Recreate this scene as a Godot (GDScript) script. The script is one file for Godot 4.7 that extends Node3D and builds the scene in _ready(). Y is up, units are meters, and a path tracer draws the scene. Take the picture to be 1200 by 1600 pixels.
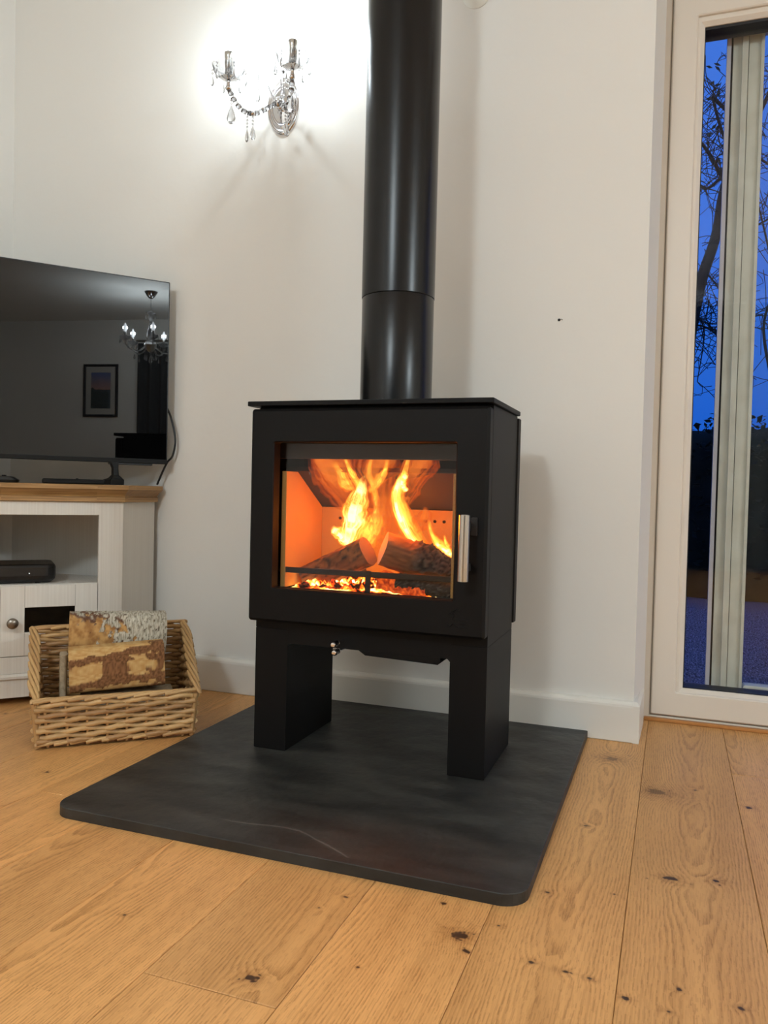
extends Node3D
# A dark wood-burning stove on a slate hearth in a corner of a white living room at dusk. Units are metres;
# the back wall is the plane z = 0, x runs to the right along it, the room lies towards +z.

var M := {}
var rng := RandomNumberGenerator.new()
var taken := {}


func _ready() -> void:
	rng.seed = 71
	# camera
	var cam := Camera3D.new()
	cam.name = "camera"
	cam.fov = 65.231
	cam.near = 0.02
	cam.far = 200.0
	cam.position = Vector3(0.670, 0.6236, 2.1205)
	cam.rotation_degrees = Vector3(-1.563, 19.956, 1.371)
	add_child(cam)
	cam.current = true
	# sky at dusk, exposure
	var env := Environment.new()
	env.background_mode = Environment.BG_SKY
	var sky := Sky.new()
	var sm := ProceduralSkyMaterial.new()
	sm.sky_top_color = Color(0.23, 0.47, 0.90)
	sm.sky_horizon_color = Color(0.0, 0.34, 0.80)
	sm.sky_curve = 0.14
	sm.ground_bottom_color = Color(0.02, 0.05, 0.10)
	sm.ground_horizon_color = Color(0.02, 0.08, 0.18)
	sm.sun_angle_max = 1.0
	sky.sky_material = sm
	env.sky = sky
	env.ambient_light_source = Environment.AMBIENT_SOURCE_SKY
	env.tonemap_mode = Environment.TONE_MAPPER_LINEAR
	env.tonemap_exposure = 1.0
	env.sdfgi_enabled = true
	env.ssao_enabled = true
	env.ssil_enabled = true
	var we := WorldEnvironment.new()
	we.name = "environment"
	we.environment = env
	add_child(we)
	# strengths of the lamps built further down
	var sconce_energy := 0.062
	var chandelier_energy := 0.6
	var pendant_energy := 2.15
	var fire_energy := 0.085

	make_materials()
	build_room()
	build_floor()
	build_door()
	build_outside()
	build_hearth()
	build_stove()
	build_fire(fire_energy)
	build_flue()
	build_cabinet()
	build_tv()
	build_basket()
	build_sconce(sconce_energy)
	build_chandelier(chandelier_energy)
	build_pendant(pendant_energy)
	build_far_side()


# ---------------------------------------------------------------- helpers: nodes

func numbered(called: String) -> String:
	if not taken.has(called):
		taken[called] = 0
		return called
	taken[called] += 1
	return "%s_%03d" % [called, taken[called]]


func thing(called: String, label: String, category: String, at := Vector3.ZERO, turn := 0.0, group := "") -> Node3D:
	var o := Node3D.new()
	o.name = numbered(called)
	o.position = at
	o.rotation.y = turn
	o.set_meta("label", label)
	o.set_meta("category", category)
	if group:
		o.set_meta("group", group)
	add_child(o, true)
	return o


func structure(called: String, label: String, category: String) -> Node3D:
	var o := Node3D.new()
	o.name = called
	o.set_meta("kind", "structure")
	o.set_meta("label", label)
	o.set_meta("category", category)
	add_child(o, true)
	return o


# a mesh whose vertices are in its parent's axes
func part(parent: Node3D, called: String, s: SurfaceTool, m: Material, label := "") -> MeshInstance3D:
	s.generate_normals()
	return put(parent, called, s.commit(), m, label)


func put(parent: Node3D, called: String, mesh: Mesh, m: Material, label := "") -> MeshInstance3D:
	var o := MeshInstance3D.new()
	o.name = called
	o.mesh = mesh
	o.material_override = m
	if label:
		o.set_meta("label", label)
	parent.add_child(o, true)
	return o


# a mesh whose vertices are in world axes, under an unturned thing
func wpart(parent: Node3D, called: String, s: SurfaceTool, m: Material, label := "") -> MeshInstance3D:
	var o := part(parent, called, s, m, label)
	o.position = -parent.position
	return o


func struct_mesh(called: String, s: SurfaceTool, m: Material, label: String, category: String) -> MeshInstance3D:
	s.generate_normals()
	var o := MeshInstance3D.new()
	o.name = called
	o.mesh = s.commit()
	o.material_override = m
	o.set_meta("kind", "structure")
	o.set_meta("label", label)
	o.set_meta("category", category)
	add_child(o, true)
	return o


func omni(parent: Node3D, at: Vector3, energy: float, color: Color, size: float) -> void:
	var l := OmniLight3D.new()
	l.name = "lamp_light"
	l.position = at
	l.light_energy = energy
	l.light_color = color
	l.light_size = size
	l.omni_range = 20.0
	l.omni_attenuation = 2.0
	l.shadow_enabled = true
	parent.add_child(l, true)


# ---------------------------------------------------------------- helpers: shapes

func S() -> SurfaceTool:
	var s := SurfaceTool.new()
	s.begin(Mesh.PRIMITIVE_TRIANGLES)
	s.set_smooth_group(-1)
	return s


# corners counter-clockwise as seen from outside
func tri(s: SurfaceTool, a: Vector3, b: Vector3, c: Vector3) -> void:
	s.add_vertex(a)
	s.add_vertex(c)
	s.add_vertex(b)


func quad(s: SurfaceTool, a: Vector3, b: Vector3, c: Vector3, d: Vector3) -> void:
	tri(s, a, b, c)
	tri(s, a, c, d)


func inset(poly: PackedVector2Array, d: float) -> PackedVector2Array:
	var out := PackedVector2Array()
	var n := poly.size()
	for i in n:
		var e1 := (poly[i] - poly[(i + n - 1) % n]).normalized()
		var e2 := (poly[(i + 1) % n] - poly[i]).normalized()
		var n1 := Vector2(e1.y, -e1.x)
		var n2 := Vector2(e2.y, -e2.x)
		out.append(poly[i] - (n1 + n2) / maxf(1.0 + n1.dot(n2), 0.2) * d)
	return out


func rrect(x0: float, y0: float, x1: float, y1: float, r := 0.0, n := 5) -> PackedVector2Array:
	if r <= 0.0:
		return PackedVector2Array([Vector2(x0, y0), Vector2(x1, y0), Vector2(x1, y1), Vector2(x0, y1)])
	var out := PackedVector2Array()
	var c := [Vector2(x1 - r, y0 + r), Vector2(x1 - r, y1 - r), Vector2(x0 + r, y1 - r), Vector2(x0 + r, y0 + r)]
	for k in 4:
		for i in n + 1:
			var a := -PI / 2 + k * PI / 2 + i * PI / 2 / n
			out.append(c[k] + Vector2(cos(a), sin(a)) * r)
	return out


# polygon (counter-clockwise) in the xy plane drawn out from z = 0 to z = depth, edges chamfered
func prism(s: SurfaceTool, poly: PackedVector2Array, depth: float, bevel := 0.0, xf := Transform3D()) -> void:
	var rings := []
	if bevel > 0.0:
		var small := inset(poly, bevel)
		rings = [[small, 0.0], [poly, bevel], [poly, depth - bevel], [small, depth]]
	else:
		rings = [[poly, 0.0], [poly, depth]]
	loft(s, rings, xf)


# stack of polygons [poly, z], all with the same number of corners
func loft(s: SurfaceTool, rings: Array, xf := Transform3D()) -> void:
	var n: int = rings[0][0].size()
	for k in rings.size() - 1:
		var p: PackedVector2Array = rings[k][0]
		var q: PackedVector2Array = rings[k + 1][0]
		var zp: float = rings[k][1]
		var zq: float = rings[k + 1][1]
		for i in n:
			var j := (i + 1) % n
			quad(s, xf * Vector3(p[i].x, p[i].y, zp), xf * Vector3(p[j].x, p[j].y, zp), xf * Vector3(q[j].x, q[j].y, zq), xf * Vector3(q[i].x, q[i].y, zq))
	for e in 2:
		var r: Array = rings[0] if e == 0 else rings[-1]
		var p: PackedVector2Array = r[0]
		var z: float = r[1]
		var t := Geometry2D.triangulate_polygon(p)
		for i in range(0, t.size(), 3):
			var a := p[t[i]]
			var b := p[t[i + 1]]
			var c := p[t[i + 2]]
			if ((b - a).cross(c - a) > 0.0) != (e == 1):
				var w := b
				b = c
				c = w
			tri(s, xf * Vector3(a.x, a.y, z), xf * Vector3(b.x, b.y, z), xf * Vector3(c.x, c.y, z))


# box from corner to corner with chamfered edges; r rounds its corners as seen from above
func box(s: SurfaceTool, a: Vector3, b: Vector3, bevel := 0.0, r := 0.0) -> void:
	var xf := Transform3D(Basis(Vector3(1, 0, 0), Vector3(0, 0, -1), Vector3(0, 1, 0)), Vector3(0, a.y, 0))
	prism(s, rrect(a.x, -b.z, b.x, -a.z, r), b.y - a.y, bevel, xf)


# frame between two outlines with the same number of corners, from z = 0 to depth
func ring_prism(s: SurfaceTool, outer: PackedVector2Array, inner: PackedVector2Array, depth: float, bevel := 0.002, inner_bevel := 0.002, xf := Transform3D()) -> void:
	var rings := [[outer, 0.0], [outer, depth - bevel], [inset(outer, bevel), depth], [inset(inner, -inner_bevel), depth], [inner, depth - inner_bevel], [inner, 0.0], [outer, 0.0]]
	var n := outer.size()
	for k in rings.size() - 1:
		var p: PackedVector2Array = rings[k][0]
		var q: PackedVector2Array = rings[k + 1][0]
		for i in n:
			var j := (i + 1) % n
			quad(s, xf * Vector3(p[i].x, p[i].y, rings[k][1]), xf * Vector3(p[j].x, p[j].y, rings[k][1]), xf * Vector3(q[j].x, q[j].y, rings[k + 1][1]), xf * Vector3(q[i].x, q[i].y, rings[k + 1][1]))


func tube(s: SurfaceTool, pts: Array, radius, seg := 8, caps := true, flat := Vector2.ONE) -> void:
	var up := Vector3.UP
	var rings := []
	for i in pts.size():
		var t: Vector3 = (pts[mini(i + 1, pts.size() - 1)] - pts[maxi(i - 1, 0)]).normalized()
		if i == 0:
			up = Vector3.UP if absf(t.y) < 0.9 else Vector3.BACK
		var side := t.cross(up).normalized()
		up = side.cross(t).normalized()
		var r: float = radius[i] if radius is Array else radius
		var ring := []
		for k in seg:
			var a := TAU * k / seg
			ring.append(pts[i] + side * cos(a) * r * flat.x + up * sin(a) * r * flat.y)
		rings.append(ring)
	s.set_smooth_group(1)
	for i in rings.size() - 1:
		for k in seg:
			var j := (k + 1) % seg
			quad(s, rings[i][j], rings[i][k], rings[i + 1][k], rings[i + 1][j])
	s.set_smooth_group(-1)
	if caps:
		for k in range(1, seg - 1):
			tri(s, rings[0][0], rings[0][k], rings[0][k + 1])
			tri(s, rings[-1][0], rings[-1][k + 1], rings[-1][k])


# profile of (radius, height) from bottom to top turned round the y axis; corners sharper than 35 degrees stay sharp
func lathe(s: SurfaceTool, prof: Array, seg := 32, xf := Transform3D()) -> void:
	var group := 2
	for k in prof.size() - 1:
		var p: Vector2 = prof[k]
		var q: Vector2 = prof[k + 1]
		if k > 0 and absf((q - p).angle_to(p - prof[k - 1])) > deg_to_rad(35):
			group += 1
		s.set_smooth_group(group)
		for i in seg:
			var a := TAU * i / seg
			var b := TAU * (i + 1) / seg
			var pa := xf * Vector3(p.x * cos(a), p.y, -p.x * sin(a))
			var pb := xf * Vector3(p.x * cos(b), p.y, -p.x * sin(b))
			var qa := xf * Vector3(q.x * cos(a), q.y, -q.x * sin(a))
			var qb := xf * Vector3(q.x * cos(b), q.y, -q.x * sin(b))
			if p.x > 1e-6:
				tri(s, pa, pb, qb)
			if q.x > 1e-6:
				tri(s, pa, qb, qa)
	s.set_smooth_group(-1)


func ball(s: SurfaceTool, at: Vector3, r: float, seg := 12, squash := 1.0) -> void:
	var prof := []
	for i in 9:
		var a := -PI / 2 + PI * i / 8
		prof.append(Vector2(maxf(cos(a) * r, 0.0), sin(a) * r * squash))
	lathe(s, prof, seg, Transform3D(Basis(), at))


# points of a smooth curve through the given points
func curve(pts: Array, per := 8) -> Array:
	var out := []
	for i in pts.size() - 1:
		var a: Vector3 = pts[maxi(i - 1, 0)]
		var b: Vector3 = pts[i]
		var c: Vector3 = pts[i + 1]
		var d: Vector3 = pts[mini(i + 2, pts.size() - 1)]
		for k in per:
			out.append(b.cubic_interpolate(c, a, d, float(k) / per))
	out.append(pts[-1])
	return out


# rod along an axis direction
func rod(s: SurfaceTool, a: Vector3, b: Vector3, r: float, seg := 16, chamfer := 0.0) -> void:
	var y := (b - a).normalized()
	var x := y.cross(Vector3(0.3, 0.5, 0.81)).normalized()
	var xf := Transform3D(Basis(x, y, x.cross(y)), a)
	var l := a.distance_to(b)
	if chamfer > 0.0:
		lathe(s, [Vector2(0, 0), Vector2(r - chamfer, 0), Vector2(r, chamfer), Vector2(r, l - chamfer), Vector2(r - chamfer, l), Vector2(0, l)], seg, xf)
	else:
		lathe(s, [Vector2(0, 0), Vector2(r, 0), Vector2(r, l), Vector2(0, l)], seg, xf)


# ---------------------------------------------------------------- materials

func mat(color: Color, rough := 0.6, metal := 0.0, spec := 0.5) -> StandardMaterial3D:
	var m := StandardMaterial3D.new()
	m.albedo_color = color
	m.roughness = rough
	m.metallic = metal
	m.metallic_specular = spec
	return m


func noise_tex(seed_: int, freq: float, size := 256, octaves := 3, normal := false, strength := 4.0, ramp: Gradient = null) -> NoiseTexture2D:
	var n := FastNoiseLite.new()
	n.seed = seed_
	n.frequency = freq
	n.fractal_octaves = octaves
	var t := NoiseTexture2D.new()
	t.width = size
	t.height = size
	t.seamless = true
	t.noise = n
	t.as_normal_map = normal
	t.bump_strength = strength
	t.color_ramp = ramp
	return t


func two_tone(a: Color, b: Color) -> Gradient:
	var g := Gradient.new()
	g.offsets = PackedFloat32Array([0.25, 0.75])
	g.colors = PackedColorArray([a, b])
	return g


func triplanar(m: StandardMaterial3D, scale_: float) -> StandardMaterial3D:
	m.uv1_triplanar = true
	m.uv1_world_triplanar = true
	m.uv1_scale = Vector3.ONE * scale_
	return m


func bumpy(m: StandardMaterial3D, t: Texture2D, strength: float) -> StandardMaterial3D:
	m.normal_enabled = true
	m.normal_texture = t
	m.normal_scale = strength
	return m


func make_materials() -> void:
	var plaster := noise_tex(3, 0.03, 256, 4, true, 3.0)
	M.wall = triplanar(bumpy(mat(Color(0.90, 0.885, 0.86), 0.85, 0.0, 0.35), plaster, 0.08), 2.0)
	M.ceiling = mat(Color(0.93, 0.92, 0.90), 0.9)
	M.gloss_white = mat(Color(0.90, 0.885, 0.855), 0.32)
	M.upvc = mat(Color(0.88, 0.84, 0.79), 0.35)
	M.outer_frame = mat(Color(0.80, 0.81, 0.76), 0.45)
	M.outer_frame.albedo_texture = noise_tex(8, 0.01, 512, 5, false, 1.0, two_tone(Color(0.95, 0.945, 0.935), Color(1, 1, 1)))
	triplanar(M.outer_frame, 1.6)
	M.gasket = mat(Color(0.10, 0.10, 0.11), 0.6)
	M.grey_seal = mat(Color(0.60, 0.56, 0.51), 0.7)
	M.alu = mat(Color(0.74, 0.74, 0.77), 0.4)
	M.pane = pane(0.04, Color(0.02, 0.03, 0.03), 0.36)
	M.stove_glass = pane(0.10, Color(0.02, 0.015, 0.01), 0.30)
	var steel_grain := noise_tex(11, 0.3, 256, 2, true, 1.2)
	M.stove = triplanar(bumpy(mat(Color(0.06, 0.055, 0.055), 0.5, 0.0, 0.28), steel_grain, 0.15), 12.0)
	M.flue = mat(Color(0.055, 0.055, 0.06), 0.26, 0.0, 0.42)
	M.dark_iron = mat(Color(0.10, 0.09, 0.085), 0.7)
	M.baffle = triplanar(mat(Color(0.20, 0.17, 0.15), 0.85), 10.0)
	M.chrome = mat(Color(0.87, 0.87, 0.88), 0.08, 1.0)
	M.steel = mat(Color(0.76, 0.75, 0.73), 0.24, 1.0)
	M.nickel = mat(Color(0.55, 0.52, 0.48), 0.33, 1.0)
	M.vermiculite = mat(Color.WHITE, 0.95, 0.0, 0.2)
	M.vermiculite.albedo_texture = noise_tex(5, 0.22, 256, 3, false, 1.0, two_tone(Color(0.64, 0.49, 0.29), Color(0.81, 0.65, 0.39)))
	triplanar(bumpy(M.vermiculite, noise_tex(6, 0.3, 256, 2, true, 4.0), 0.5), 9.0)
	M.slate = slate_material()
	M.black_plastic = mat(Color(0.05, 0.05, 0.055), 0.35)
	M.satin_plastic = mat(Color(0.05, 0.05, 0.05), 0.5, 0.0, 0.35)
	M.screen = mat(Color(0.02, 0.02, 0.022), 0.008)
	M.white_paint = mat(Color(0.90, 0.88, 0.845), 0.45)
	M.white_paint.albedo_texture = grain_image(31, 512, 512, Color(0.965, 0.96, 0.955), Color(1, 1, 1), 0.9, true)
	M.white_paint.uv1_triplanar = true
	M.white_paint.uv1_scale = Vector3(3.0, 1.5, 3.0)
	M.joint = mat(Color(0.62, 0.59, 0.55), 0.7)
	M.oak_top = mat(Color.WHITE, 0.4)
	M.oak_top.albedo_texture = grain_image(37, 512, 512, Color(0.52, 0.38, 0.22), Color(0.72, 0.56, 0.36), 0.9)
	M.oak_top.uv1_triplanar = true
	M.oak_top.uv1_scale = Vector3(4.0, 4.0, 4.0)
	M.threshold_oak = mat(Color(0.72, 0.49, 0.27), 0.4)
	M.cabinet_glass = pane(0.55, Color(0.02, 0.02, 0.02), 0.4)
	M.vertex = mat(Color.WHITE, 0.75, 0.0, 0.3)
	M.vertex.vertex_color_use_as_albedo = true
	M.willow = mat(Color.WHITE, 0.38)
	M.willow.vertex_color_use_as_albedo = true
	bumpy(M.willow, noise_tex(15, 0.1, 128, 2, true, 2.0), 0.2)
	triplanar(M.willow, 20.0)
	M.crystal = StandardMaterial3D.new()
	M.crystal.albedo_color = Color(0.86, 0.86, 0.87, 0.02)
	M.crystal.transparency = BaseMaterial3D.TRANSPARENCY_ALPHA
	M.crystal.roughness = 0.02
	M.crystal.refraction_enabled = true
	M.crystal.refraction_scale = 0.055
	M.bulb = mat(Color(1, 1, 1), 0.5)
	M.bulb.emission_enabled = true
	M.bulb.emission = Color(0.95, 0.97, 1.0)
	M.bulb.emission_energy_multiplier = 6.0
	M.globe = M.bulb.duplicate()
	M.globe.emission_energy_multiplier = 2.5
	M.led = M.bulb.duplicate()
	M.led.emission_energy_multiplier = 2.0


func pane(alpha: float, color: Color, spec: float) -> StandardMaterial3D:
	var m := StandardMaterial3D.new()
	m.albedo_color = Color(color, alpha)
	m.transparency = BaseMaterial3D.TRANSPARENCY_ALPHA
	m.roughness = 0.02
	m.metallic_specular = spec
	return m


# fine straight grain along the image's x axis
func grain_image(seed_: int, w: int, h: int, dark: Color, light: Color, along: float, upright := false) -> ImageTexture:
	var n := FastNoiseLite.new()
	n.seed = seed_
	n.frequency = 0.02
	n.fractal_octaves = 3
	var im := Image.create(w, h, false, Image.FORMAT_RGB8)
	for y in h:
		for x in w:
			var v := n.get_noise_2d(x * (1.0 - along), y * 4.0) * 0.9 + n.get_noise_2d(x * 0.25, y * 18.0) * 0.4
			im.set_pixel(x if not upright else y % w, y if not upright else x, dark.lerp(light, clampf(0.55 + v, 0.0, 1.0)))
	return ImageTexture.create_from_image(im)


func slate_material() -> StandardMaterial3D:
	var n := FastNoiseLite.new()
	n.seed = 90
	n.frequency = 0.006
	n.fractal_octaves = 5
	n.domain_warp_enabled = true
	n.domain_warp_amplitude = 60.0
	n.domain_warp_frequency = 0.004
	var w := 640
	var im := Image.create(w, w, false, Image.FORMAT_RGB8)
	# the one pale vein near the front edge and the edge of a riven layer
	for y in w:
		for x in w:
			var v := n.get_noise_2d(x * 0.8, y * 2.2)
			var f := 0.45 + 0.95 * v + 0.10 * n.get_noise_2d(x * 9.0, y * 22.0)
			var c := Color(0.115, 0.115, 0.11).lerp(Color(0.225, 0.222, 0.21), clampf(f, 0.0, 1.0))
			var px := -0.412 + 0.89 * x / w
			var pz := 0.02 + 0.916 * y / w
			var vein := 0.874 + 0.075 * smoothstep(0.0, 0.25, px) - 0.012 * sin(px * 18.0) + 0.006 * n.get_noise_2d(x * 3.0, 0.0)
			if px > -0.12 and px < 0.30:
				c = c.lerp(Color(0.42, 0.41, 0.39), 0.8 * (1.0 - smoothstep(0.0, 0.0035, absf(pz - vein))) * smoothstep(-0.12, -0.04, px))
			im.set_pixel(x, y, c)
	var m := mat(Color.WHITE, 0.5, 0.0, 0.5)
	m.albedo_texture = ImageTexture.create_from_image(im)
	bumpy(m, noise_tex(17, 0.012, 512, 5, true, 6.0), 0.35)
	return m


# ---------------------------------------------------------------- the room

func build_room() -> void:
	var s := S()
	box(s, Vector3(-1.60, -0.2, -0.40), Vector3(0.588, 2.45, 0.0))
	# splayed end of the wall towards the door
	prism(s, PackedVector2Array([Vector2(0.588, 0.0), Vector2(0.588, -0.40), Vector2(0.606, -0.40), Vector2(0.606, -0.19)]), 2.65, 0.0, Transform3D(Basis(Vector3(1, 0, 0), Vector3(0, 0, 1), Vector3(0, -1, 0)), Vector3(0, 2.45, 0)))
	box(s, Vector3(0.588, 2.075, -0.40), Vector3(1.62, 2.45, 0.0))
	box(s, Vector3(1.62, -0.2, -0.40), Vector3(5.2, 2.45, 0.0))
	struct_mesh("wall_back", s, M.wall, "off-white painted back wall behind the stove", "wall")
	s = S()
	box(s, Vector3(-1.60, -0.2, -0.3), Vector3(-1.452, 2.45, 4.9))
	struct_mesh("wall_left", s, M.wall, "off-white painted side wall at the far left beside the television", "wall")
	s = S()
	box(s, Vector3(5.05, -0.2, -0.3), Vector3(5.2, 2.45, 4.9))
	struct_mesh("wall_right", s, M.wall, "off-white wall opposite the television, seen mirrored in its screen", "wall")
	s = S()
	box(s, Vector3(-1.6, -0.2, 4.75), Vector3(5.2, 2.45, 4.9))
	struct_mesh("wall_front", s, M.wall, "off-white wall at the near end of the room", "wall")
	s = S()
	box(s, Vector3(-1.6, 2.40, -0.4), Vector3(5.2, 2.55, 4.9))
	struct_mesh("ceiling", s, M.ceiling, "plain white ceiling of the room", "ceiling")
	# baseboards: flat board with a rounded top edge
	var prof := PackedVector2Array([Vector2(0, 0), Vector2(0.0187, 0), Vector2(0.0207, 0.002), Vector2(0.0207, 0.089), Vector2(0.0195, 0.0945), Vector2(0.0165, 0.0985), Vector2(0.0125, 0.1015), Vector2(0.008, 0.1023), Vector2(0, 0.1023)])
	var along_x := Basis(Vector3(0, 0, 1), Vector3(0, 1, 0), Vector3(-1, 0, 0))
	s = S()
	prism(s, prof, 2.04, 0.0, Transform3D(along_x, Vector3(0.588, 0, 0)))
	# mitred corner and the short return into the door recess
	quad(s, Vector3(0.588, 0, 0.0207), Vector3(0.6035, 0, 0.0207), Vector3(0.6035, 0.094, 0.0207), Vector3(0.588, 0.094, 0.0207))
	quad(s, Vector3(0.588, 0.094, 0.0207), Vector3(0.6035, 0.094, 0.0207), Vector3(0.597, 0.1023, 0.010), Vector3(0.588, 0.1023, 0.010))
	quad(s, Vector3(0.6035, 0, 0.0207), Vector3(0.6075, 0, -0.185), Vector3(0.6075, 0.094, -0.185), Vector3(0.6035, 0.094, 0.0207))
	quad(s, Vector3(0.6035, 0.094, 0.0207), Vector3(0.6075, 0.094, -0.185), Vector3(0.600, 0.1023, -0.185), Vector3(0.597, 0.1023, 0.010))
	quad(s, Vector3(0.588, 0.1023, 0.010), Vector3(0.597, 0.1023, 0.010), Vector3(0.600, 0.1023, -0.185), Vector3(0.588, 0.1023, -0.185))
	struct_mesh("baseboard_back", s, M.gloss_white, "white skirting board with a rounded top edge along the back wall", "baseboard")
	s = S()
	prism(s, prof, 4.7, 0.0, Transform3D(Basis(Vector3(1, 0, 0), Vector3(0, 1, 0), Vector3(0, 0, 1)), Vector3(-1.452, 0, 0.02)))
	struct_mesh("baseboard_left", s, M.gloss_white, "white skirting board along the left wall behind the cabinet", "baseboard")
	# small things on the back wall
	var w := thing("wall_screw", "small dark screw head in the bare wall right of the flue", "screw", Vector3(0.372, 1.077, 0.0))
	s = S()
	var out := Basis(Vector3(1, 0, 0), Vector3(0, 0, 1), Vector3(0, -1, 0))
	lathe(s, [Vector2(0, 0), Vector2(0.0035, 0), Vector2(0.0035, 0.0015), Vector2(0.002, 0.003), Vector2(0.0, 0.003)], 12, Transform3D(out, Vector3.ZERO))
	part(w, "screw_head", s, M.dark_iron)
	s = S()
	tube(s, curve([Vector3(0.002, 0, 0.002), Vector3(0.006, 0.001, 0.004), Vector3(0.009, -0.001, 0.002)], 3), 0.0008, 6)
	part(w, "bent_tip", s, M.dark_iron)
	w = thing("blanking_plate", "round cream blanking cap on the wall beside the flue at the top", "cap", Vector3(0.129, 1.955, 0.0))
	s = S()
	lathe(s, [Vector2(0, 0), Vector2(0.038, 0), Vector2(0.038, 0.002), Vector2(0.034, 0.004), Vector2(0, 0.005)], 32, Transform3D(out, Vector3.ZERO))
	part(w, "cap_disc", s, mat(Color(0.88, 0.865, 0.825), 0.6))


# ---------------------------------------------------------------- oak floor

# growth rings of a board sawn along a trunk; knots are Vector3(x, z, radius) in the board's metres
func oak_image(seed_: int, w: int, h: int, wide: float, long: float, knots: Array, tone: float, pith: float, deep: float) -> ImageTexture:
	var n := FastNoiseLite.new()
	n.seed = seed_
	n.frequency = 1.0
	n.fractal_octaves = 3
	var n2 := FastNoiseLite.new()
	n2.seed = seed_ + 1
	n2.frequency = 1.0
	n2.fractal_octaves = 2
	var data := PackedByteArray()
	data.resize(w * h * 3)
	var light := Color(0.895 * tone, 0.675 * tone, 0.425 * tone)
	var dark := Color(0.60 * tone, 0.41 * tone, 0.22 * tone)
	var at := 0
	for y in h:
		var z := long * y / h
		var lift := deep + 0.010 * n.get_noise_1d(z * 0.8) + 0.022 * z
		var px := pith + 0.02 * n.get_noise_1d(z * 0.7 + 40.0)
		var near := []
		for k in knots:
			if absf(z - k.y) < k.z * 9.0:
				near.append(k)
		var patch := n2.get_noise_1d(z * 2.0 + 9.0) * 0.10
		for x in w:
			var u := wide * x / w
			var bulge := 0.0
			var core := 0.0
			var halo := 0.0
			for k in near:
				var dx: float = (u - k.x) / k.z
				var dz: float = (z - k.y) / k.z
				var q := dx * dx * 0.6 + dz * dz
				bulge += k.z * 0.9 * exp(-q / 9.0)
				if q < 14.0:
					q *= 1.0 + 1.2 * n2.get_noise_2d(u * 70.0, z * 70.0)
					core = maxf(core, (1.0 - smoothstep(0.15, 0.75, q)) * (0.9 if k.z < 0.0145 else 0.35))
					halo = maxf(halo, exp(-q / 2.6))
			var du := u - px
			var wob := 0.0022 * n.get_noise_2d(u * 14.0, z * 4.0) + 0.0008 * n2.get_noise_2d(u * 60.0, z * 14.0)
			var d := sqrt(du * du + lift * lift) + wob + bulge
			var t := fposmod(d * 260.0, 1.0)
			var line := smoothstep(0.25, 0.90, t) * (1.0 - smoothstep(0.93, 1.0, t))
			var pore := n2.get_noise_2d(u * 800.0, z * 22.0)
			var f := 0.34 * line * (0.6 + 0.7 * n2.get_noise_2d(u * 30.0 + 5.0, z * 2.0)) + (0.34 if pore > 0.18 else 0.0) * (0.35 + 0.65 * line) + patch + 0.16 * n.get_noise_2d(u * 14.0 + 3.0, z * 1.2)
			f = clampf(f + 0.1 + 0.45 * halo, 0.0, 1.25)
			var r := lerpf(light.r, dark.r, f)
			var g := lerpf(light.g, dark.g, f)
			var b := lerpf(light.b, dark.b, f)
			if core > 0.0:
				r = lerpf(r, 0.21, core)
				g = lerpf(g, 0.14, core)
				b = lerpf(b, 0.10, core)
			data[at] = int(clampf(r, 0.0, 1.0) * 255.0)
			data[at + 1] = int(clampf(g, 0.0, 1.0) * 255.0)
			data[at + 2] = int(clampf(b, 0.0, 1.0) * 255.0)
			at += 3
	return ImageTexture.create_from_image(Image.create_from_data(w, h, false, Image.FORMAT_RGB8, data))


func oak_material(t: Texture2D) -> StandardMaterial3D:
	var m := mat(Color.WHITE, 0.42, 0.0, 0.42)
	m.albedo_texture = t
	return m


func plank_mesh(x0: float, x1: float, z0: float, z1: float, uv: Vector4) -> ArrayMesh:
	# top at y = 0, edges eased by 0.6 mm; uv maps x by uv.x, uv.y and z by uv.z, uv.w (offset, scale)
	var s := S()
	var e := 0.0009
	var g := 0.00035
	var h := 0.0009
	var rows := [[x0 + g, z0 + h, -0.012, x1 - g, z1 - h], [x0 + g, z0 + h, -e, x1 - g, z1 - h], [x0 + g + e, z0 + h + e, 0.0, x1 - g - e, z1 - h - e]]
	var c := []
	for r in rows:
		c.append([Vector3(r[0], r[2], r[4]), Vector3(r[3], r[2], r[4]), Vector3(r[3], r[2], r[1]), Vector3(r[0], r[2], r[1])])
	var list := []
	for k in 2:
		for i in 4:
			var j := (i + 1) % 4
			list.append([c[k][i], c[k][j], c[k + 1][j], c[k + 1][i]])
	list.append(c[2])
	for f in list:
		for i in [0, 2, 1, 0, 3, 2]:
			var v: Vector3 = f[i]
			s.set_uv(Vector2((v.x - uv.x) * uv.y, (v.z - uv.z) * uv.w))
			s.add_vertex(v)
	s.generate_normals()
	return s.commit()


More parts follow.
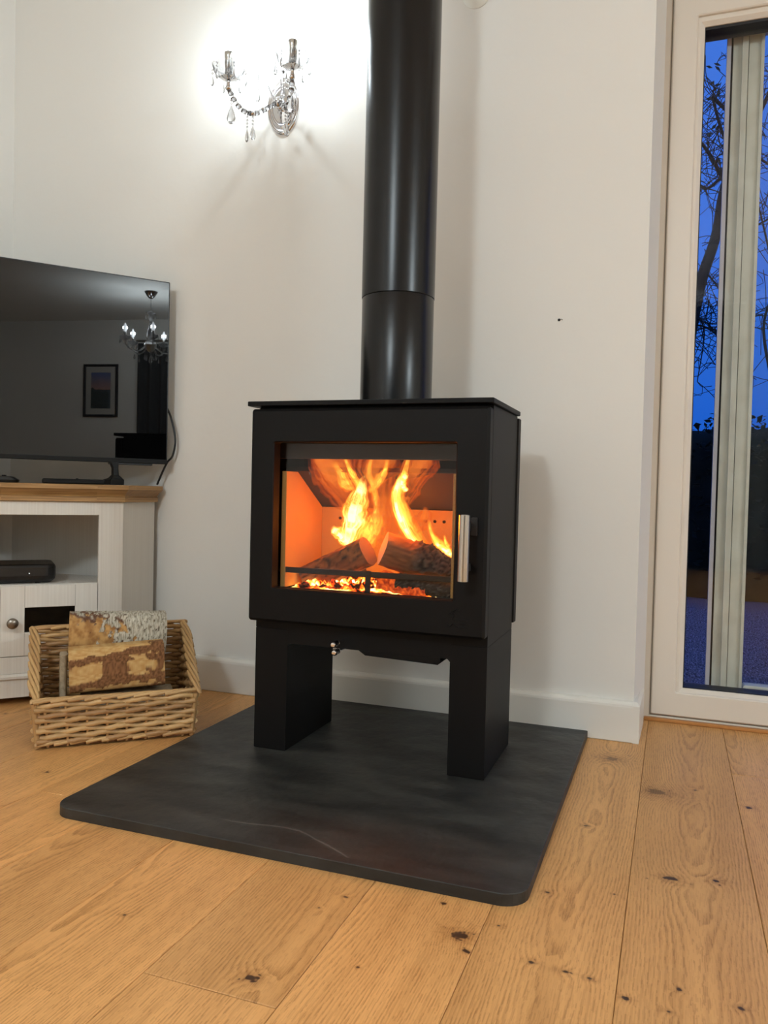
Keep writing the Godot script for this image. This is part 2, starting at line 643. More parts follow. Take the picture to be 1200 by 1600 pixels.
func build_floor() -> void:
	var fl := structure("floor", "oak plank floor of wide knotty boards", "floor")
	var sub := S()
	box(sub, Vector3(-1.6, -0.2, -0.40), Vector3(5.2, -0.0115, 4.9))
	part(fl, "subfloor", sub, mat(Color(0.30, 0.20, 0.12), 0.9))
	var wide := 0.19
	var first := -1.47
	var K := Vector3(0, 0, 0)
	# [seed, knots (world x, z, radius), tone, pith, depth] of the boards in front of the hearth and by the door
	var own := {
		7: [21, [Vector3(-0.06, 1.17, 0.003)], 1.03, 0.02, 0.06],
		8: [22, [Vector3(0.182, 1.232, 0.008), Vector3(0.191, 1.044, 0.002), Vector3(0.215, 1.0, 0.003)], 0.955, 0.15, 0.05],
		9: [23, [Vector3(0.405, 1.036, 0.012), Vector3(0.36, 0.96, 0.003), Vector3(0.421, 1.07, 0.004), Vector3(0.30, 1.16, 0.002)], 1.0, -0.02, 0.045],
		10: [24, [Vector3(0.548, 0.163, 0.015), Vector3(0.53, 0.582, 0.004), Vector3(0.502, 0.865, 0.004), Vector3(0.509, 1.062, 0.004), Vector3(0.555, 1.066, 0.004), Vector3(0.585, 1.069, 0.0035), Vector3(0.60, 0.83, 0.002), Vector3(0.45, 0.99, 0.003)], 0.96, 0.11, 0.035],
		11: [25, [Vector3(0.652, 0.345, 0.019), Vector3(0.682, 0.74, 0.009), Vector3(0.753, 0.721, 0.006), Vector3(0.632, 1.095, 0.004), Vector3(0.694, 1.05, 0.003), Vector3(0.682, 1.101, 0.003), Vector3(0.765, 1.061, 0.004), Vector3(0.73, 0.30, 0.003)], 0.93, 0.10, 0.05],
		12: [26, [Vector3(0.83, 0.36, 0.006)], 0.97, 0.20, 0.03],
	}
	var mats := {}
	for k in own:
		var x0: float = first + wide * k
		var o: Array = own[k]
		var kn := []
		for q in o[1]:
			kn.append(Vector3(q.x - x0, q.y + 0.25, q.z))
		mats[k] = oak_material(oak_image(o[0], 192, 1600, wide, 1.6, kn, o[2], o[3], o[4]))
	var common := []
	for i in 3:
		common.append(oak_material(oak_image(50 + i * 3, 160, 1200, wide, 1.6, [Vector3(0.05 + 0.04 * i, 0.4 + 0.3 * i, 0.004)], 0.97 + 0.02 * i, 0.02 + 0.08 * i, 0.05)))
	var joints := {7: [1.9], 8: [1.274], 9: [2.2], 10: [1.8], 11: [2.4], 12: [0.158], 13: [0.9]}
	for k in 35:
		var x0 := first + wide * k
		var cuts := [-0.24]
		if joints.has(k):
			cuts += joints[k]
		else:
			cuts.append(0.4 + fposmod(k * 0.77, 1.7))
		if cuts[-1] < 3.2:
			cuts.append(cuts[-1] + 1.8)
		cuts.append(4.78)
		for i in cuts.size() - 1:
			var m: Material = common[(k * 2 + i) % 3]
			var uv := Vector4(x0, 1.0 / wide, cuts[i], 1.0 / 1.6)
			if own.has(k) and i == (1 if k == 12 else 0):
				m = mats[k]
				uv.z = -0.25
			put(fl, "plank", plank_mesh(x0, minf(x0 + wide, 5.1), cuts[i], cuts[i + 1], uv), m)


# ---------------------------------------------------------------- glazed door and what stands outside

func build_door() -> void:
	var d := structure("door_1", "white glazed patio door in its recess at the right, dusk outside", "door")
	# fixed frame in the opening (outline in x, y; drawn out along z)
	var s := S()
	var at := Transform3D(Basis(), Vector3(0, 0, -0.31))
	ring_prism(s, rrect(0.600, 0.0005, 1.62, 2.075), rrect(0.6215, 0.0125, 1.60, 2.05), 0.079, 0.001, 0.002, at)
	part(d, "frame", s, M.upvc)
	s = S()
	ring_prism(s, rrect(0.620, 0.012, 1.602, 2.052), rrect(0.640, 0.03, 1.58, 2.03), 0.0768, 0.001, 0.001, at)
	part(d, "seal", s, M.grey_seal)
	# opening sash, its stepped inner bead, gasket and glass
	s = S()
	ring_prism(s, rrect(0.6245, 0.0175, 1.597, 2.045, 0.002, 2), rrect(0.688, 0.083, 1.53, 1.926, 0.002, 2), 0.085, 0.003, 0.003, at)
	var sash := part(d, "sash", s, M.upvc)
	s = S()
	ring_prism(s, rrect(0.680, 0.080, 1.538, 1.930), rrect(0.7065, 0.0935, 1.511, 1.9035), 0.074, 0.001, 0.010, at)
	part(sash, "glazing_bead", s, M.upvc)
	s = S()
	ring_prism(s, rrect(0.700, 0.090, 1.517, 1.907), rrect(0.709, 0.0955, 1.509, 1.896), 0.060, 0.0005, 0.0005, at)
	part(sash, "glazing_gasket", s, M.gasket)
	s = S()
	box(s, Vector3(0.700, 0.088, -0.274), Vector3(1.52, 1.91, -0.270))
	part(sash, "glass_pane", s, M.pane)
	# second sash outside the first: stile with a ridge, rails and glass
	var d2 := structure("door_2", "weathered off-white outer sash seen through the door glass", "door")
	s = S()
	box(s, Vector3(0.7675, -0.1, -0.372), Vector3(0.7785, 1.99, -0.340), 0.001)
	part(d2, "metal_edge", s, M.alu)
	s = S()
	box(s, Vector3(0.7786, -0.1, -0.372), Vector3(0.7839, 1.99, -0.358))
	part(d2, "groove_seal", s, M.gasket)
	s = S()
	box(s, Vector3(0.8224, -0.1, -0.380), Vector3(0.8247, 1.99, -0.352))
	part(d2, "groove_seal", s, M.gasket)
	s = S()
	box(s, Vector3(0.784, -0.1, -0.386), Vector3(0.8225, 1.99, -0.342), 0.0015)
	box(s, Vector3(0.807, -0.1, -0.344), Vector3(0.8225, 1.99, -0.331), 0.004)
	part(d2, "stile", s, M.outer_frame)
	s = S()
	box(s, Vector3(0.8246, -0.1, -0.386), Vector3(0.8565, 1.99, -0.343), 0.0015)
	box(s, Vector3(0.8555, -0.1, -0.375), Vector3(0.8635, 1.99, -0.336), 0.002)
	part(d2, "stile", s, M.outer_frame)
	s = S()
	box(s, Vector3(0.867, 0.02, -0.386), Vector3(1.62, 0.097, -0.338), 0.004)
	part(d2, "bottom_rail", s, M.outer_frame)
	s = S()
	box(s, Vector3(0.867, 1.925, -0.386), Vector3(1.62, 1.99, -0.338), 0.004)
	part(d2, "top_rail", s, M.outer_frame)
	s = S()
	box(s, Vector3(0.60, 1.945, -0.41), Vector3(1.62, 2.08, -0.33), 0.004)
	part(d2, "head_track", s, M.gasket)
	s = S()
	box(s, Vector3(0.862, 0.09, -0.366), Vector3(1.62, 1.93, -0.362))
	part(d2, "glass_pane", s, M.pane)
	# oak strip and step
	s = S()
	box(s, Vector3(0.6075, 0.0, -0.2305), Vector3(1.62, 0.009, -0.214), 0.002)
	struct_mesh("trim_1", s, M.threshold_oak, "thin oak threshold strip between floorboards and door frame", "trim")
	s = S()
	box(s, Vector3(0.55, -0.2, -0.55), Vector3(1.7, -0.005, -0.24))
	struct_mesh("trim_2", s, mat(Color(0.35, 0.35, 0.36), 0.8), "outside step under the patio door", "trim")


func build_outside() -> void:
	var s := S()
	var g := PackedVector3Array()
	var nz := FastNoiseLite.new()
	nz.seed = 4
	nz.frequency = 9.0
	var nx := 110
	var nzc := 170
	var pt := func(i: int, j: int) -> Vector3:
		var x := -0.6 + 4.0 * i / nx
		var z := -0.45 - 3.6 * pow(float(j) / nzc, 1.4)
		return Vector3(x, -0.17 + 0.03 * nz.get_noise_2d(x * 3.6, z * 3.6) + 0.012 * nz.get_noise_2d(x * 0.7, z * 0.7), z)
	s.set_smooth_group(1)
	for j in nzc:
		for i in nx:
			quad(s, pt.call(i, j), pt.call(i + 1, j), pt.call(i + 1, j + 1), pt.call(i, j + 1))
	s.set_smooth_group(-1)
	box(s, Vector3(-30, -0.4, -60), Vector3(40, -0.20, -0.42))
	var gm := mat(Color.WHITE, 0.9)
	gm.albedo_texture = noise_tex(12, 0.11, 512, 4, false, 1.0, two_tone(Color(0.16, 0.165, 0.19), Color(0.62, 0.62, 0.66)))
	triplanar(gm, 1.6)
	struct_mesh("ground", s, gm, "pale gravel ground outside the patio door", "ground")
	g.clear()
	# bare tree with a leaning trunk
	var t := thing("bare_tree", "bare crooked tree against the blue dusk sky outside the door", "tree", Vector3(0.60, -0.19, -3.0))
	var bark := mat(Color(0.20, 0.17, 0.15), 0.9)
	s = S()
	var trunk := curve([Vector3(0.58, -0.2, -3.02), Vector3(0.62, 0.7, -3.0), Vector3(0.70, 1.45, -3.0), Vector3(0.755, 1.82, -3.0), Vector3(0.785, 1.95, -3.0), Vector3(0.845, 2.16, -3.0), Vector3(0.868, 2.36, -2.99), Vector3(0.885, 2.47, -3.0)], 6)
	var tr := []
	for i in trunk.size():
		tr.append(lerpf(0.050, 0.019, float(i) / trunk.size()))
	tube(s, trunk, tr, 10)
	wpart(t, "trunk", s, bark)
	var lr := RandomNumberGenerator.new()
	lr.seed = 12
	var starts := [
		[Vector3(0.885, 2.47, -3.0), Vector3(0.80, 2.64, -3.0), Vector3(0.72, 2.74, -2.98), Vector3(0.60, 2.80, -2.95), 0.013],
		[Vector3(0.885, 2.47, -3.0), Vector3(0.93, 2.60, -3.0), Vector3(0.86, 2.78, -3.02), Vector3(0.80, 2.98, -3.0), 0.014],
		[Vector3(0.80, 2.98, -3.0), Vector3(0.90, 2.86, -3.0), Vector3(1.0, 2.66, -3.0), Vector3(1.15, 2.5, -2.95), 0.012],
		[Vector3(0.86, 2.50, -3.0), Vector3(0.78, 2.44, -2.98), Vector3(0.70, 2.52, -2.97), Vector3(0.62, 2.62, -2.95), 0.010],
		[Vector3(0.93, 2.60, -3.0), Vector3(1.08, 2.9, -3.0), Vector3(1.16, 3.15, -3.0), Vector3(1.2, 3.5, -3.0), 0.014],
		[Vector3(0.83, 2.12, -3.0), Vector3(0.93, 2.20, -2.95), Vector3(1.06, 2.18, -2.9), Vector3(1.3, 2.3, -2.85), 0.008],
		[Vector3(0.62, 1.52, -2.9), Vector3(0.72, 1.62, -2.9), Vector3(0.83, 1.60, -2.9), Vector3(0.95, 1.45, -2.85), 0.008],
		[Vector3(0.62, 1.66, -2.9), Vector3(0.73, 1.67, -2.9), Vector3(0.86, 1.63, -2.9), Vector3(1.1, 1.66, -2.85), 0.006],
		[Vector3(0.79, 1.97, -3.0), Vector3(0.86, 1.86, -2.95), Vector3(0.95, 1.70, -2.9), Vector3(1.0, 1.55, -2.9), 0.006],
		[Vector3(0.77, 1.90, -3.0), Vector3(0.76, 1.72, -2.95), Vector3(0.80, 1.58, -2.93), Vector3(0.77, 1.30, -2.9), 0.006],
		[Vector3(0.90, 3.20, -3.0), Vector3(0.94, 3.05, -3.0), Vector3(0.95, 2.95, -3.0), Vector3(0.99, 2.8, -3.0), 0.004],
		[Vector3(1.20, 1.2, -3.0), Vector3(1.12, 1.6, -3.0), Vector3(1.16, 1.9, -3.0), Vector3(1.05, 2.4, -3.0), 0.010],
	]
	var twigs := S()
	for b in starts:
		s = S()
		var c := curve([b[0], b[1], b[2], b[3]], 6)
		var rr := []
		for i in c.size():
			rr.append(lerpf(b[4], b[4] * 0.45, float(i) / c.size()))
		tube(s, c, rr, 7)
		wpart(t, "branch", s, bark)
		for i in range(1, c.size(), 1):
			for q in 2:
				if lr.randf() < 0.2:
					continue
				var dir := Vector3(lr.randf_range(-1, 1), lr.randf_range(-0.9, 1.0), lr.randf_range(-0.4, 0.4)).normalized()
				var l := lr.randf_range(0.10, 0.30)
				var p0: Vector3 = c[i]
				var p1 := p0 + dir * l * 0.5 + Vector3(lr.randf_range(-0.03, 0.03), 0, 0)
				var p2 := p0 + dir * l + Vector3(0, lr.randf_range(-0.10, 0.05), 0)
				tube(twigs, curve([p0, p1, p2], 4), 0.0022, 5, false)
				if lr.randf() < 0.5:
					tube(twigs, curve([p1, p1 + Vector3(lr.randf_range(-0.08, 0.08), lr.randf_range(-0.1, 0.1), 0), p1 + Vector3(lr.randf_range(-0.15, 0.15), lr.randf_range(-0.18, 0.12), 0.02)], 3), 0.0016, 5, false)
	var tw := wpart(t, "twigs", twigs, bark)
	tw.set_meta("kind", "stuff")
	s = S()
	for c in [Vector3(0.80, 3.14, -3.0), Vector3(0.81, 3.05, -3.0), Vector3(0.81, 2.97, -2.99), Vector3(0.82, 2.78, -3.0), Vector3(0.80, 2.73, -3.0), Vector3(0.86, 2.62, -3.0), Vector3(0.87, 2.55, -2.98), Vector3(0.86, 1.57, -2.9), Vector3(0.96, 1.78, -2.9)]:
		for k in 3:
			var o: Vector3 = c + Vector3(lr.randf_range(-0.03, 0.03), lr.randf_range(-0.03, 0.03), lr.randf_range(-0.02, 0.02))
			var a := Vector3(lr.randf_range(-1, 1), lr.randf_range(-1, 1), lr.randf_range(-0.5, 0.5)).normalized() * 0.022
			var bb := a.cross(Vector3(0.2, 0.3, 1)).normalized() * 0.010
			var nn := a.cross(bb).normalized() * 0.0006
			quad(s, o - a + nn, o - bb + nn, o + a + nn, o + bb + nn)
			quad(s, o - a - nn, o + bb - nn, o + a - nn, o - bb - nn)
	var lv := wpart(t, "last_leaves", s, mat(Color(0.16, 0.20, 0.12), 0.8))
	lv.set_meta("kind", "stuff")
	# hedge behind the gravel
	var h := thing("hedge", "dark leafy hedge behind the gravel outside the door", "hedge", Vector3(0.9, -0.2, -5.2))
	var hb := FastNoiseLite.new()
	hb.seed = 77
	hb.frequency = 1.6
	s = S()
	s.set_smooth_group(1)
	var hp := func(i: int, j: int) -> Vector3:
		var x := -2.5 + 7.0 * i / 60
		var top := 1.22 + 0.14 * hb.get_noise_1d(x)
		var v := float(j) / 16
		var y := -0.2 + (top + 0.2) * minf(v * 1.35, 1.0)
		var z := -4.9 - 1.2 * maxf(v - 0.72, 0.0) / 0.28 + 0.16 * hb.get_noise_2d(x * 2.0, y * 3.0)
		return Vector3(x, y, z)
	for i in 60:
		for j in 16:
			quad(s, hp.call(i, j), hp.call(i + 1, j), hp.call(i + 1, j + 1), hp.call(i, j + 1))
	wpart(h, "foliage_mass", s, mat(Color(0.09, 0.11, 0.075), 0.75, 0.0, 0.3))
	var leaf := S()
	quad(leaf, Vector3(0, 0, 0), Vector3(0.016, 0.02, 0.004), Vector3(0, 0.05, 0), Vector3(-0.016, 0.02, 0.004))
	leaf.generate_normals()
	var mm := MultiMesh.new()
	mm.transform_format = MultiMesh.TRANSFORM_3D
	mm.mesh = leaf.commit()
	mm.instance_count = 5000
	for i in 5000:
		var a := lr.randf_range(0.0, 60.0)
		var p: Vector3 = hp.call(int(a), int(lr.randf_range(2, 17)))
		p += Vector3(lr.randf_range(-0.06, 0.06), lr.randf_range(-0.05, 0.10), lr.randf_range(0.0, 0.10))
		mm.set_instance_transform(i, Transform3D(Basis.from_euler(Vector3(lr.randf() * TAU, lr.randf() * TAU, lr.randf() * TAU)) * lr.randf_range(0.8, 1.6), p - h.position))
	var hl := MultiMeshInstance3D.new()
	hl.name = "leaves"
	hl.multimesh = mm
	hl.material_override = mat(Color(0.09, 0.11, 0.075), 0.75, 0.0, 0.3)
	hl.set_meta("kind", "stuff")
	h.add_child(hl, true)


# ---------------------------------------------------------------- hearth, stove, flue

func build_hearth() -> void:
	var h := thing("hearth_slab", "dark grey riven slate slab with rounded front corners under the stove", "hearth", Vector3(0.033, 0.0, 0.478))
	var s := S()
	# outline as seen from above in (x, -z): square at the wall, rounded in front
	var poly := PackedVector2Array()
	var r := 0.042
	for k in 2:
		var c: Vector2 = [Vector2(-0.4116 + r, -0.9361 + r), Vector2(0.478 - r, -0.9361 + r)][k]
		for i in 9:
			var a := PI + k * PI / 2 + i * PI / 2 / 8
			poly.append(c + Vector2(cos(a), sin(a)) * r)
	poly.append(Vector2(0.478, -0.0215))
	poly.append(Vector2(-0.4116, -0.0215))
	var xf := Transform3D(Basis(Vector3(1, 0, 0), Vector3(0, 0, -1), Vector3(0, 1, 0)), Vector3(0, 0.0002, 0))
	var small := inset(poly, 0.0012)
	loft(s, [[poly, 0.0], [poly, 0.0181], [small, 0.0191]], xf)
	# map the slate over the slab from above
	s.generate_normals()
	var mesh := s.commit()
	var md := MeshDataTool.new()
	md.create_from_surface(mesh, 0)
	for i in md.get_vertex_count():
		var v := md.get_vertex(i)
		md.set_vertex_uv(i, Vector2((v.x + 0.412) / 0.89, (v.z - 0.02 + v.y) / 0.916))
	var out := ArrayMesh.new()
	md.commit_to_surface(out)
	var o := put(h, "slate", out, M.slate)
	o.position = -h.position


func build_stove() -> void:
	var t := thing("wood_stove", "black steel wood-burning stove with a glass door on two slab legs", "stove", Vector3(0.0388, 0.0193, 0.36))
	var X0 := -0.234
	var X1 := 0.3118
	var s := S()
	box(s, Vector3(-0.2482, 0.8067, 0.2195), Vector3(0.3193, 0.8172, 0.5176), 0.0012, 0.004)
	wpart(t, "top_plate", s, M.stove)
	# body: five walls round the firebox and a front with an opening
	s = S()
	box(s, Vector3(X0, 0.300, 0.2195), Vector3(X0 + 0.012, 0.8065, 0.4819), 0.001)
	box(s, Vector3(X1 - 0.012, 0.300, 0.2195), Vector3(X1, 0.8065, 0.4819), 0.001)
	box(s, Vector3(X0 + 0.012, 0.300, 0.2195), Vector3(X1 - 0.012, 0.8065, 0.232))
	box(s, Vector3(X0 + 0.012, 0.790, 0.232), Vector3(X1 - 0.012, 0.8065, 0.4815))
	box(s, Vector3(X0 + 0.012, 0.300, 0.232), Vector3(X1 - 0.012, 0.345, 0.4815))
	ring_prism(s, rrect(X0 + 0.012, 0.345, X1 - 0.012, 0.790), rrect(-0.186, 0.392, 0.251, 0.732), 0.010, 0.0005, 0.001, Transform3D(Basis(), Vector3(0, 0, 0.4715)))
	wpart(t, "body", s, M.stove)
	# legs and the apron between them
	for e in [[X0, -0.1525], [0.2318, X1]]:
		s = S()
		box(s, Vector3(e[0], 0.0193, 0.2195), Vector3(e[1], 0.3000, 0.4819), 0.0012)
		wpart(t, "leg", s, M.stove)
	s = S()
	var xfz := Transform3D(Basis(), Vector3(0, 0, 0.235))
	var ap := PackedVector2Array([Vector2(-0.1525, 0.262), Vector2(-0.1465, 0.268), Vector2(0.2258, 0.268), Vector2(0.2318, 0.262), Vector2(0.2318, 0.30), Vector2(-0.1525, 0.30)])
	prism(s, ap, 0.2465, 0.0, xfz)
	wpart(t, "apron", s, M.stove)
	s = S()
	box(s, Vector3(-0.205, 0.313, 0.188), Vector3(0.315, 0.802, 0.1935), 0.001)
	box(s, Vector3(0.309, 0.313, 0.1935), Vector3(0.315, 0.802, 0.214), 0.001)
	box(s, Vector3(-0.12, 0.50, 0.1935), Vector3(0.2, 0.56, 0.2195))
	wpart(t, "heat_shield", s, M.dark_iron)
	# door
	s = S()
	ring_prism(s, rrect(-0.2371, 0.3205, 0.3123, 0.8002, 0.007, 4), rrect(-0.178, 0.3975, 0.2435, 0.7255, 0.004, 4), 0.0310, 0.0062, 0.0025, Transform3D(Basis(), Vector3(0, 0, 0.4866)))
	var door := wpart(t, "door", s, M.stove)
	s = S()
	box(s, Vector3(-0.184, 0.394, 0.4818), Vector3(0.2495, 0.730, 0.4858))
	part(door, "glass_pane", s, M.stove_glass)
	# the deeper steel frame round the glass, lit by the fire
	s = S()
	ring_prism(s, rrect(-0.184, 0.393, 0.2500, 0.731), rrect(-0.1795, 0.3985, 0.2445, 0.7265), 0.0012, 0.0002, 0.0002, Transform3D(Basis(), Vector3(0, 0, 0.4856)))
	part(door, "glass_seal", s, M.dark_iron)
	s = S()
	rod(s, Vector3(0.2760, 0.4435, 0.563), Vector3(0.2760, 0.5785, 0.563), 0.0112, 28, 0.0012)
	var handle := part(door, "handle", s, M.steel, "brushed steel bar handle")
	handle.set_meta("label", "brushed steel bar handle")
	s = S()
	for b in [[Vector3(0.2715, 0.545, 0.5170), Vector3(0.2805, 0.560, 0.556)], [Vector3(0.2715, 0.462, 0.5170), Vector3(0.2805, 0.477, 0.556)], [Vector3(0.2806, 0.535, 0.5165), Vector3(0.2925, 0.572, 0.527)]]:
		s = S()
		box(s, b[0], b[1], 0.001)
		part(door, "handle_bracket", s, M.dark_iron)
	# raised mark in the lower right corner
	s = S()
	for line in [[Vector3(0.236, 0.3700, 0), Vector3(0.243, 0.3735, 0), Vector3(0.249, 0.3725, 0)], [Vector3(0.246, 0.3765, 0), Vector3(0.252, 0.3805, 0), Vector3(0.258, 0.3795, 0)],
		[Vector3(0.243, 0.3725, 0), Vector3(0.247, 0.3660, 0), Vector3(0.244, 0.3590, 0), Vector3(0.251, 0.3560, 0)], [Vector3(0.247, 0.3590, 0), Vector3(0.258, 0.3600, 0), Vector3(0.276, 0.3590, 0)],
		[Vector3(0.232, 0.3510, 0), Vector3(0.238, 0.3440, 0), Vector3(0.246, 0.3500, 0), Vector3(0.252, 0.3440, 0)], [Vector3(0.253, 0.3460, 0), Vector3(0.264, 0.3435, 0), Vector3(0.278, 0.3445, 0)], [Vector3(0.262, 0.3510, 0), Vector3(0.270, 0.3520, 0)]]:
		tube(s, curve(line, 5), 0.0013, 8, true)
	var em := part(door, "emblem", s, M.stove, "raised emblem")
	em.position = Vector3(0, 0, 0.5176)
	# air controls under the door: two chromed knobs on rods, and the ash lip
	for c in [Vector3(-0.015, 0.2865, 0.528), Vector3(-0.0115, 0.2700, 0.530)]:
		s = S()
		rod(s, Vector3(c.x + 0.004, c.y, 0.40), Vector3(c.x, c.y, c.z), 0.0035, 12)
		var rd := wpart(t, "control_rod", s, M.chrome)
		s = S()
		var fw := Transform3D(Basis(Vector3(1, 0, 0), Vector3(0, 0, 1), Vector3(0, -1, 0)), c)
		lathe(s, [Vector2(0, -0.016), Vector2(0.0052, -0.016), Vector2(0.0060, -0.013), Vector2(0.0046, -0.011), Vector2(0.0046, -0.009), Vector2(0.0062, -0.007), Vector2(0.0062, -0.004), Vector2(0.0050, -0.002), Vector2(0.0066, 0.0), Vector2(0.0072, 0.004), Vector2(0.0066, 0.008), Vector2(0.0045, 0.011), Vector2(0.0, 0.012)], 20, fw)
		part(rd, "knob", s, M.chrome)
	s = S()
	var lip := PackedVector2Array([Vector2(0.020, 0.2695), Vector2(0.038, 0.258), Vector2(0.205, 0.2530), Vector2(0.2105, 0.2575), Vector2(0.2105, 0.2695)])
	prism(s, lip, 0.10, 0.001, Transform3D(Basis(), Vector3(0, 0, 0.382)))
	wpart(t, "ash_lip", s, M.stove)
	# firebox lining
	var side := PackedVector2Array([Vector2(-0.4705, 0.395), Vector2(-0.270, 0.395), Vector2(-0.270, 0.578), Vector2(-0.413, 0.662), Vector2(-0.4705, 0.662)])
	for e in [-0.180, 0.226]:
		s = S()
		# the outline is given as (-z, y); drawn out along +x
		prism(s, side, 0.012, 0.0006, Transform3D(Basis(Vector3(0, 0, -1), Vector3(0, 1, 0), Vector3(1, 0, 0)), Vector3(e, 0, 0)))
		wpart(t, "side_brick", s, M.vermiculite, "firebrick panel glowing orange")
	for e in [[-0.168, 0.0985], [0.0995, 0.226]]:
		s = S()
		box(s, Vector3(e[0], 0.395, 0.258), Vector3(e[1], 0.578, 0.270), 0.0006)
		wpart(t, "back_brick", s, M.vermiculite, "firebrick panel glowing orange")
	for x in [-0.118, 0.106, 0.129, 0.152]:
		s = S()
		ring_prism(s, rrect(x - 0.0036, 0.5475, x + 0.0036, 0.5547, 0.0036, 3), rrect(x - 0.0020, 0.5491, x + 0.0020, 0.5531, 0.0020, 3), 0.0025, 0.0004, 0.0004, Transform3D(Basis(), Vector3(0, 0, 0.2702)))
		prism(s, rrect(x - 0.0021, 0.5490, x + 0.0021, 0.5532, 0.0021, 3), 0.0012, 0.0, Transform3D(Basis(), Vector3(0, 0, 0.2700)))
		wpart(t, "air_hole", s, M.dark_iron)
	s = S()
	# sloping baffle: low at the back, high in front
	var bf := PackedVector2Array([Vector2(-0.413, 0.664), Vector2(-0.262, 0.579), Vector2(-0.258, 0.588), Vector2(-0.410, 0.674)])
	prism(s, bf, 0.456, 0.0, Transform3D(Basis(Vector3(0, 0, -1), Vector3(0, 1, 0), Vector3(1, 0, 0)), Vector3(-0.2, 0, 0)))
	wpart(t, "baffle", s, M.baffle)
	s = S()
	box(s, Vector3(-0.222, 0.6910, 0.452), Vector3(0.29, 0.79, 0.4585), 0.001)
	wpart(t, "air_deflector", s, M.baffle)
	s = S()
	box(s, Vector3(-0.222, 0.345, 0.232), Vector3(0.30, 0.392, 0.4715))
	wpart(t, "fire_grate", s, M.dark_iron)
	s = S()
	box(s, Vector3(-0.185, 0.4290, 0.4625), Vector3(0.25, 0.4420, 0.4685), 0.0015)
	box(s, Vector3(0.0310, 0.391, 0.4680), Vector3(0.0425, 0.4445, 0.4735), 0.0015)
	wpart(t, "log_guard", s, M.dark_iron)


func build_flue() -> void:
	var t := thing("flue_pipe", "tall matt black flue pipe rising from the stove top", "flue", Vector3(0.0366, 0.8172, 0.313))
	var s := S()
	lathe(s, [Vector2(0.0853, 0.0), Vector2(0.0853, 0.2585), Vector2(0.0845, 0.2600)], 96)
	part(t, "lower_pipe", s, M.flue)
	s = S()
	lathe(s, [Vector2(0.0845, 0.2600), Vector2(0.0860, 0.2600), Vector2(0.0866, 0.2606), Vector2(0.0866, 1.583)], 96)
	part(t, "upper_pipe", s, M.flue)
	s = S()
	lathe(s, [Vector2(0.0866, 1.572), Vector2(0.13, 1.572), Vector2(0.13, 1.5826), Vector2(0.0866, 1.5826)], 48)
	part(t, "ceiling_collar", s, M.flue)


# ---------------------------------------------------------------- fire

# a log along x, its cross-section a rounded square; paint(u along, a angle, v position) gives colour and how far out
func log_mesh(length: float, hy: float, hz: float, power: float, paint: Callable, nu := 60, na := 56, end := Color(0.6, 0.45, 0.28)) -> ArrayMesh:
	var s := S()
	var grid := []
	var e := 2.0 / power
	var fine := []
	var run := [0.0]
	for q in 1201:
		var b := TAU * q / 1200
		fine.append(Vector2(hz * signf(cos(b)) * pow(absf(cos(b)), e), hy * signf(sin(b)) * pow(absf(sin(b)), e)))
		if q > 0:
			run.append(run[-1] + fine[q].distance_to(fine[q - 1]))
	var section := []
	var at := 0
	for k in na:
		while run[at] < run[-1] * k / na:
			at += 1
		section.append(fine[at])
	for i in nu + 1:
		var row := []
		for k in na:
			var sec: Vector2 = section[k]
			var a := atan2(sec.y / hy, sec.x / hz)
			var c := cos(a)
			var n := sin(a)
			var p := Vector3(length * (float(i) / nu - 0.5), sec.y, sec.x)
			var got: Array = paint.call(float(i) / nu, a, p)
			p += Vector3(0, n, c) * got[1]
			row.append([p, got[0]])
		grid.append(row)
	s.set_smooth_group(1)
	for i in nu:
		for k in na:
			var j := (k + 1) % na
			var f := [grid[i][k], grid[i + 1][k], grid[i + 1][j], grid[i][j]]
			for q in [0, 1, 2, 0, 2, 3]:
				s.set_color(f[q][1])
				s.add_vertex(f[q][0])
	s.set_smooth_group(-1)
	for side in 2:
		var row: Array = grid[0] if side == 0 else grid[nu]
		var mid := Vector3(length * (side - 0.5), 0, 0)
		for k in na:
			var j := (k + 1) % na
			var o := [mid, row[j][0], row[k][0]] if side == 1 else [mid, row[k][0], row[j][0]]
			for q in 3:
				s.set_color(end if q == 0 else end.darkened(0.12 * ((k * 7) % 3) / 2.0))
				s.add_vertex(o[q])
	s.generate_normals()
	return s.commit()


func aim(o: Node3D, a: Vector3, b: Vector3, roll: float) -> void:
	var x := (b - a).normalized()
	var z := x.cross(Vector3.UP).normalized()
	var y := z.cross(x)
	o.basis = Basis(x, y, z) * Basis(Vector3(1, 0, 0), roll)
	o.position = (a + b) / 2.0


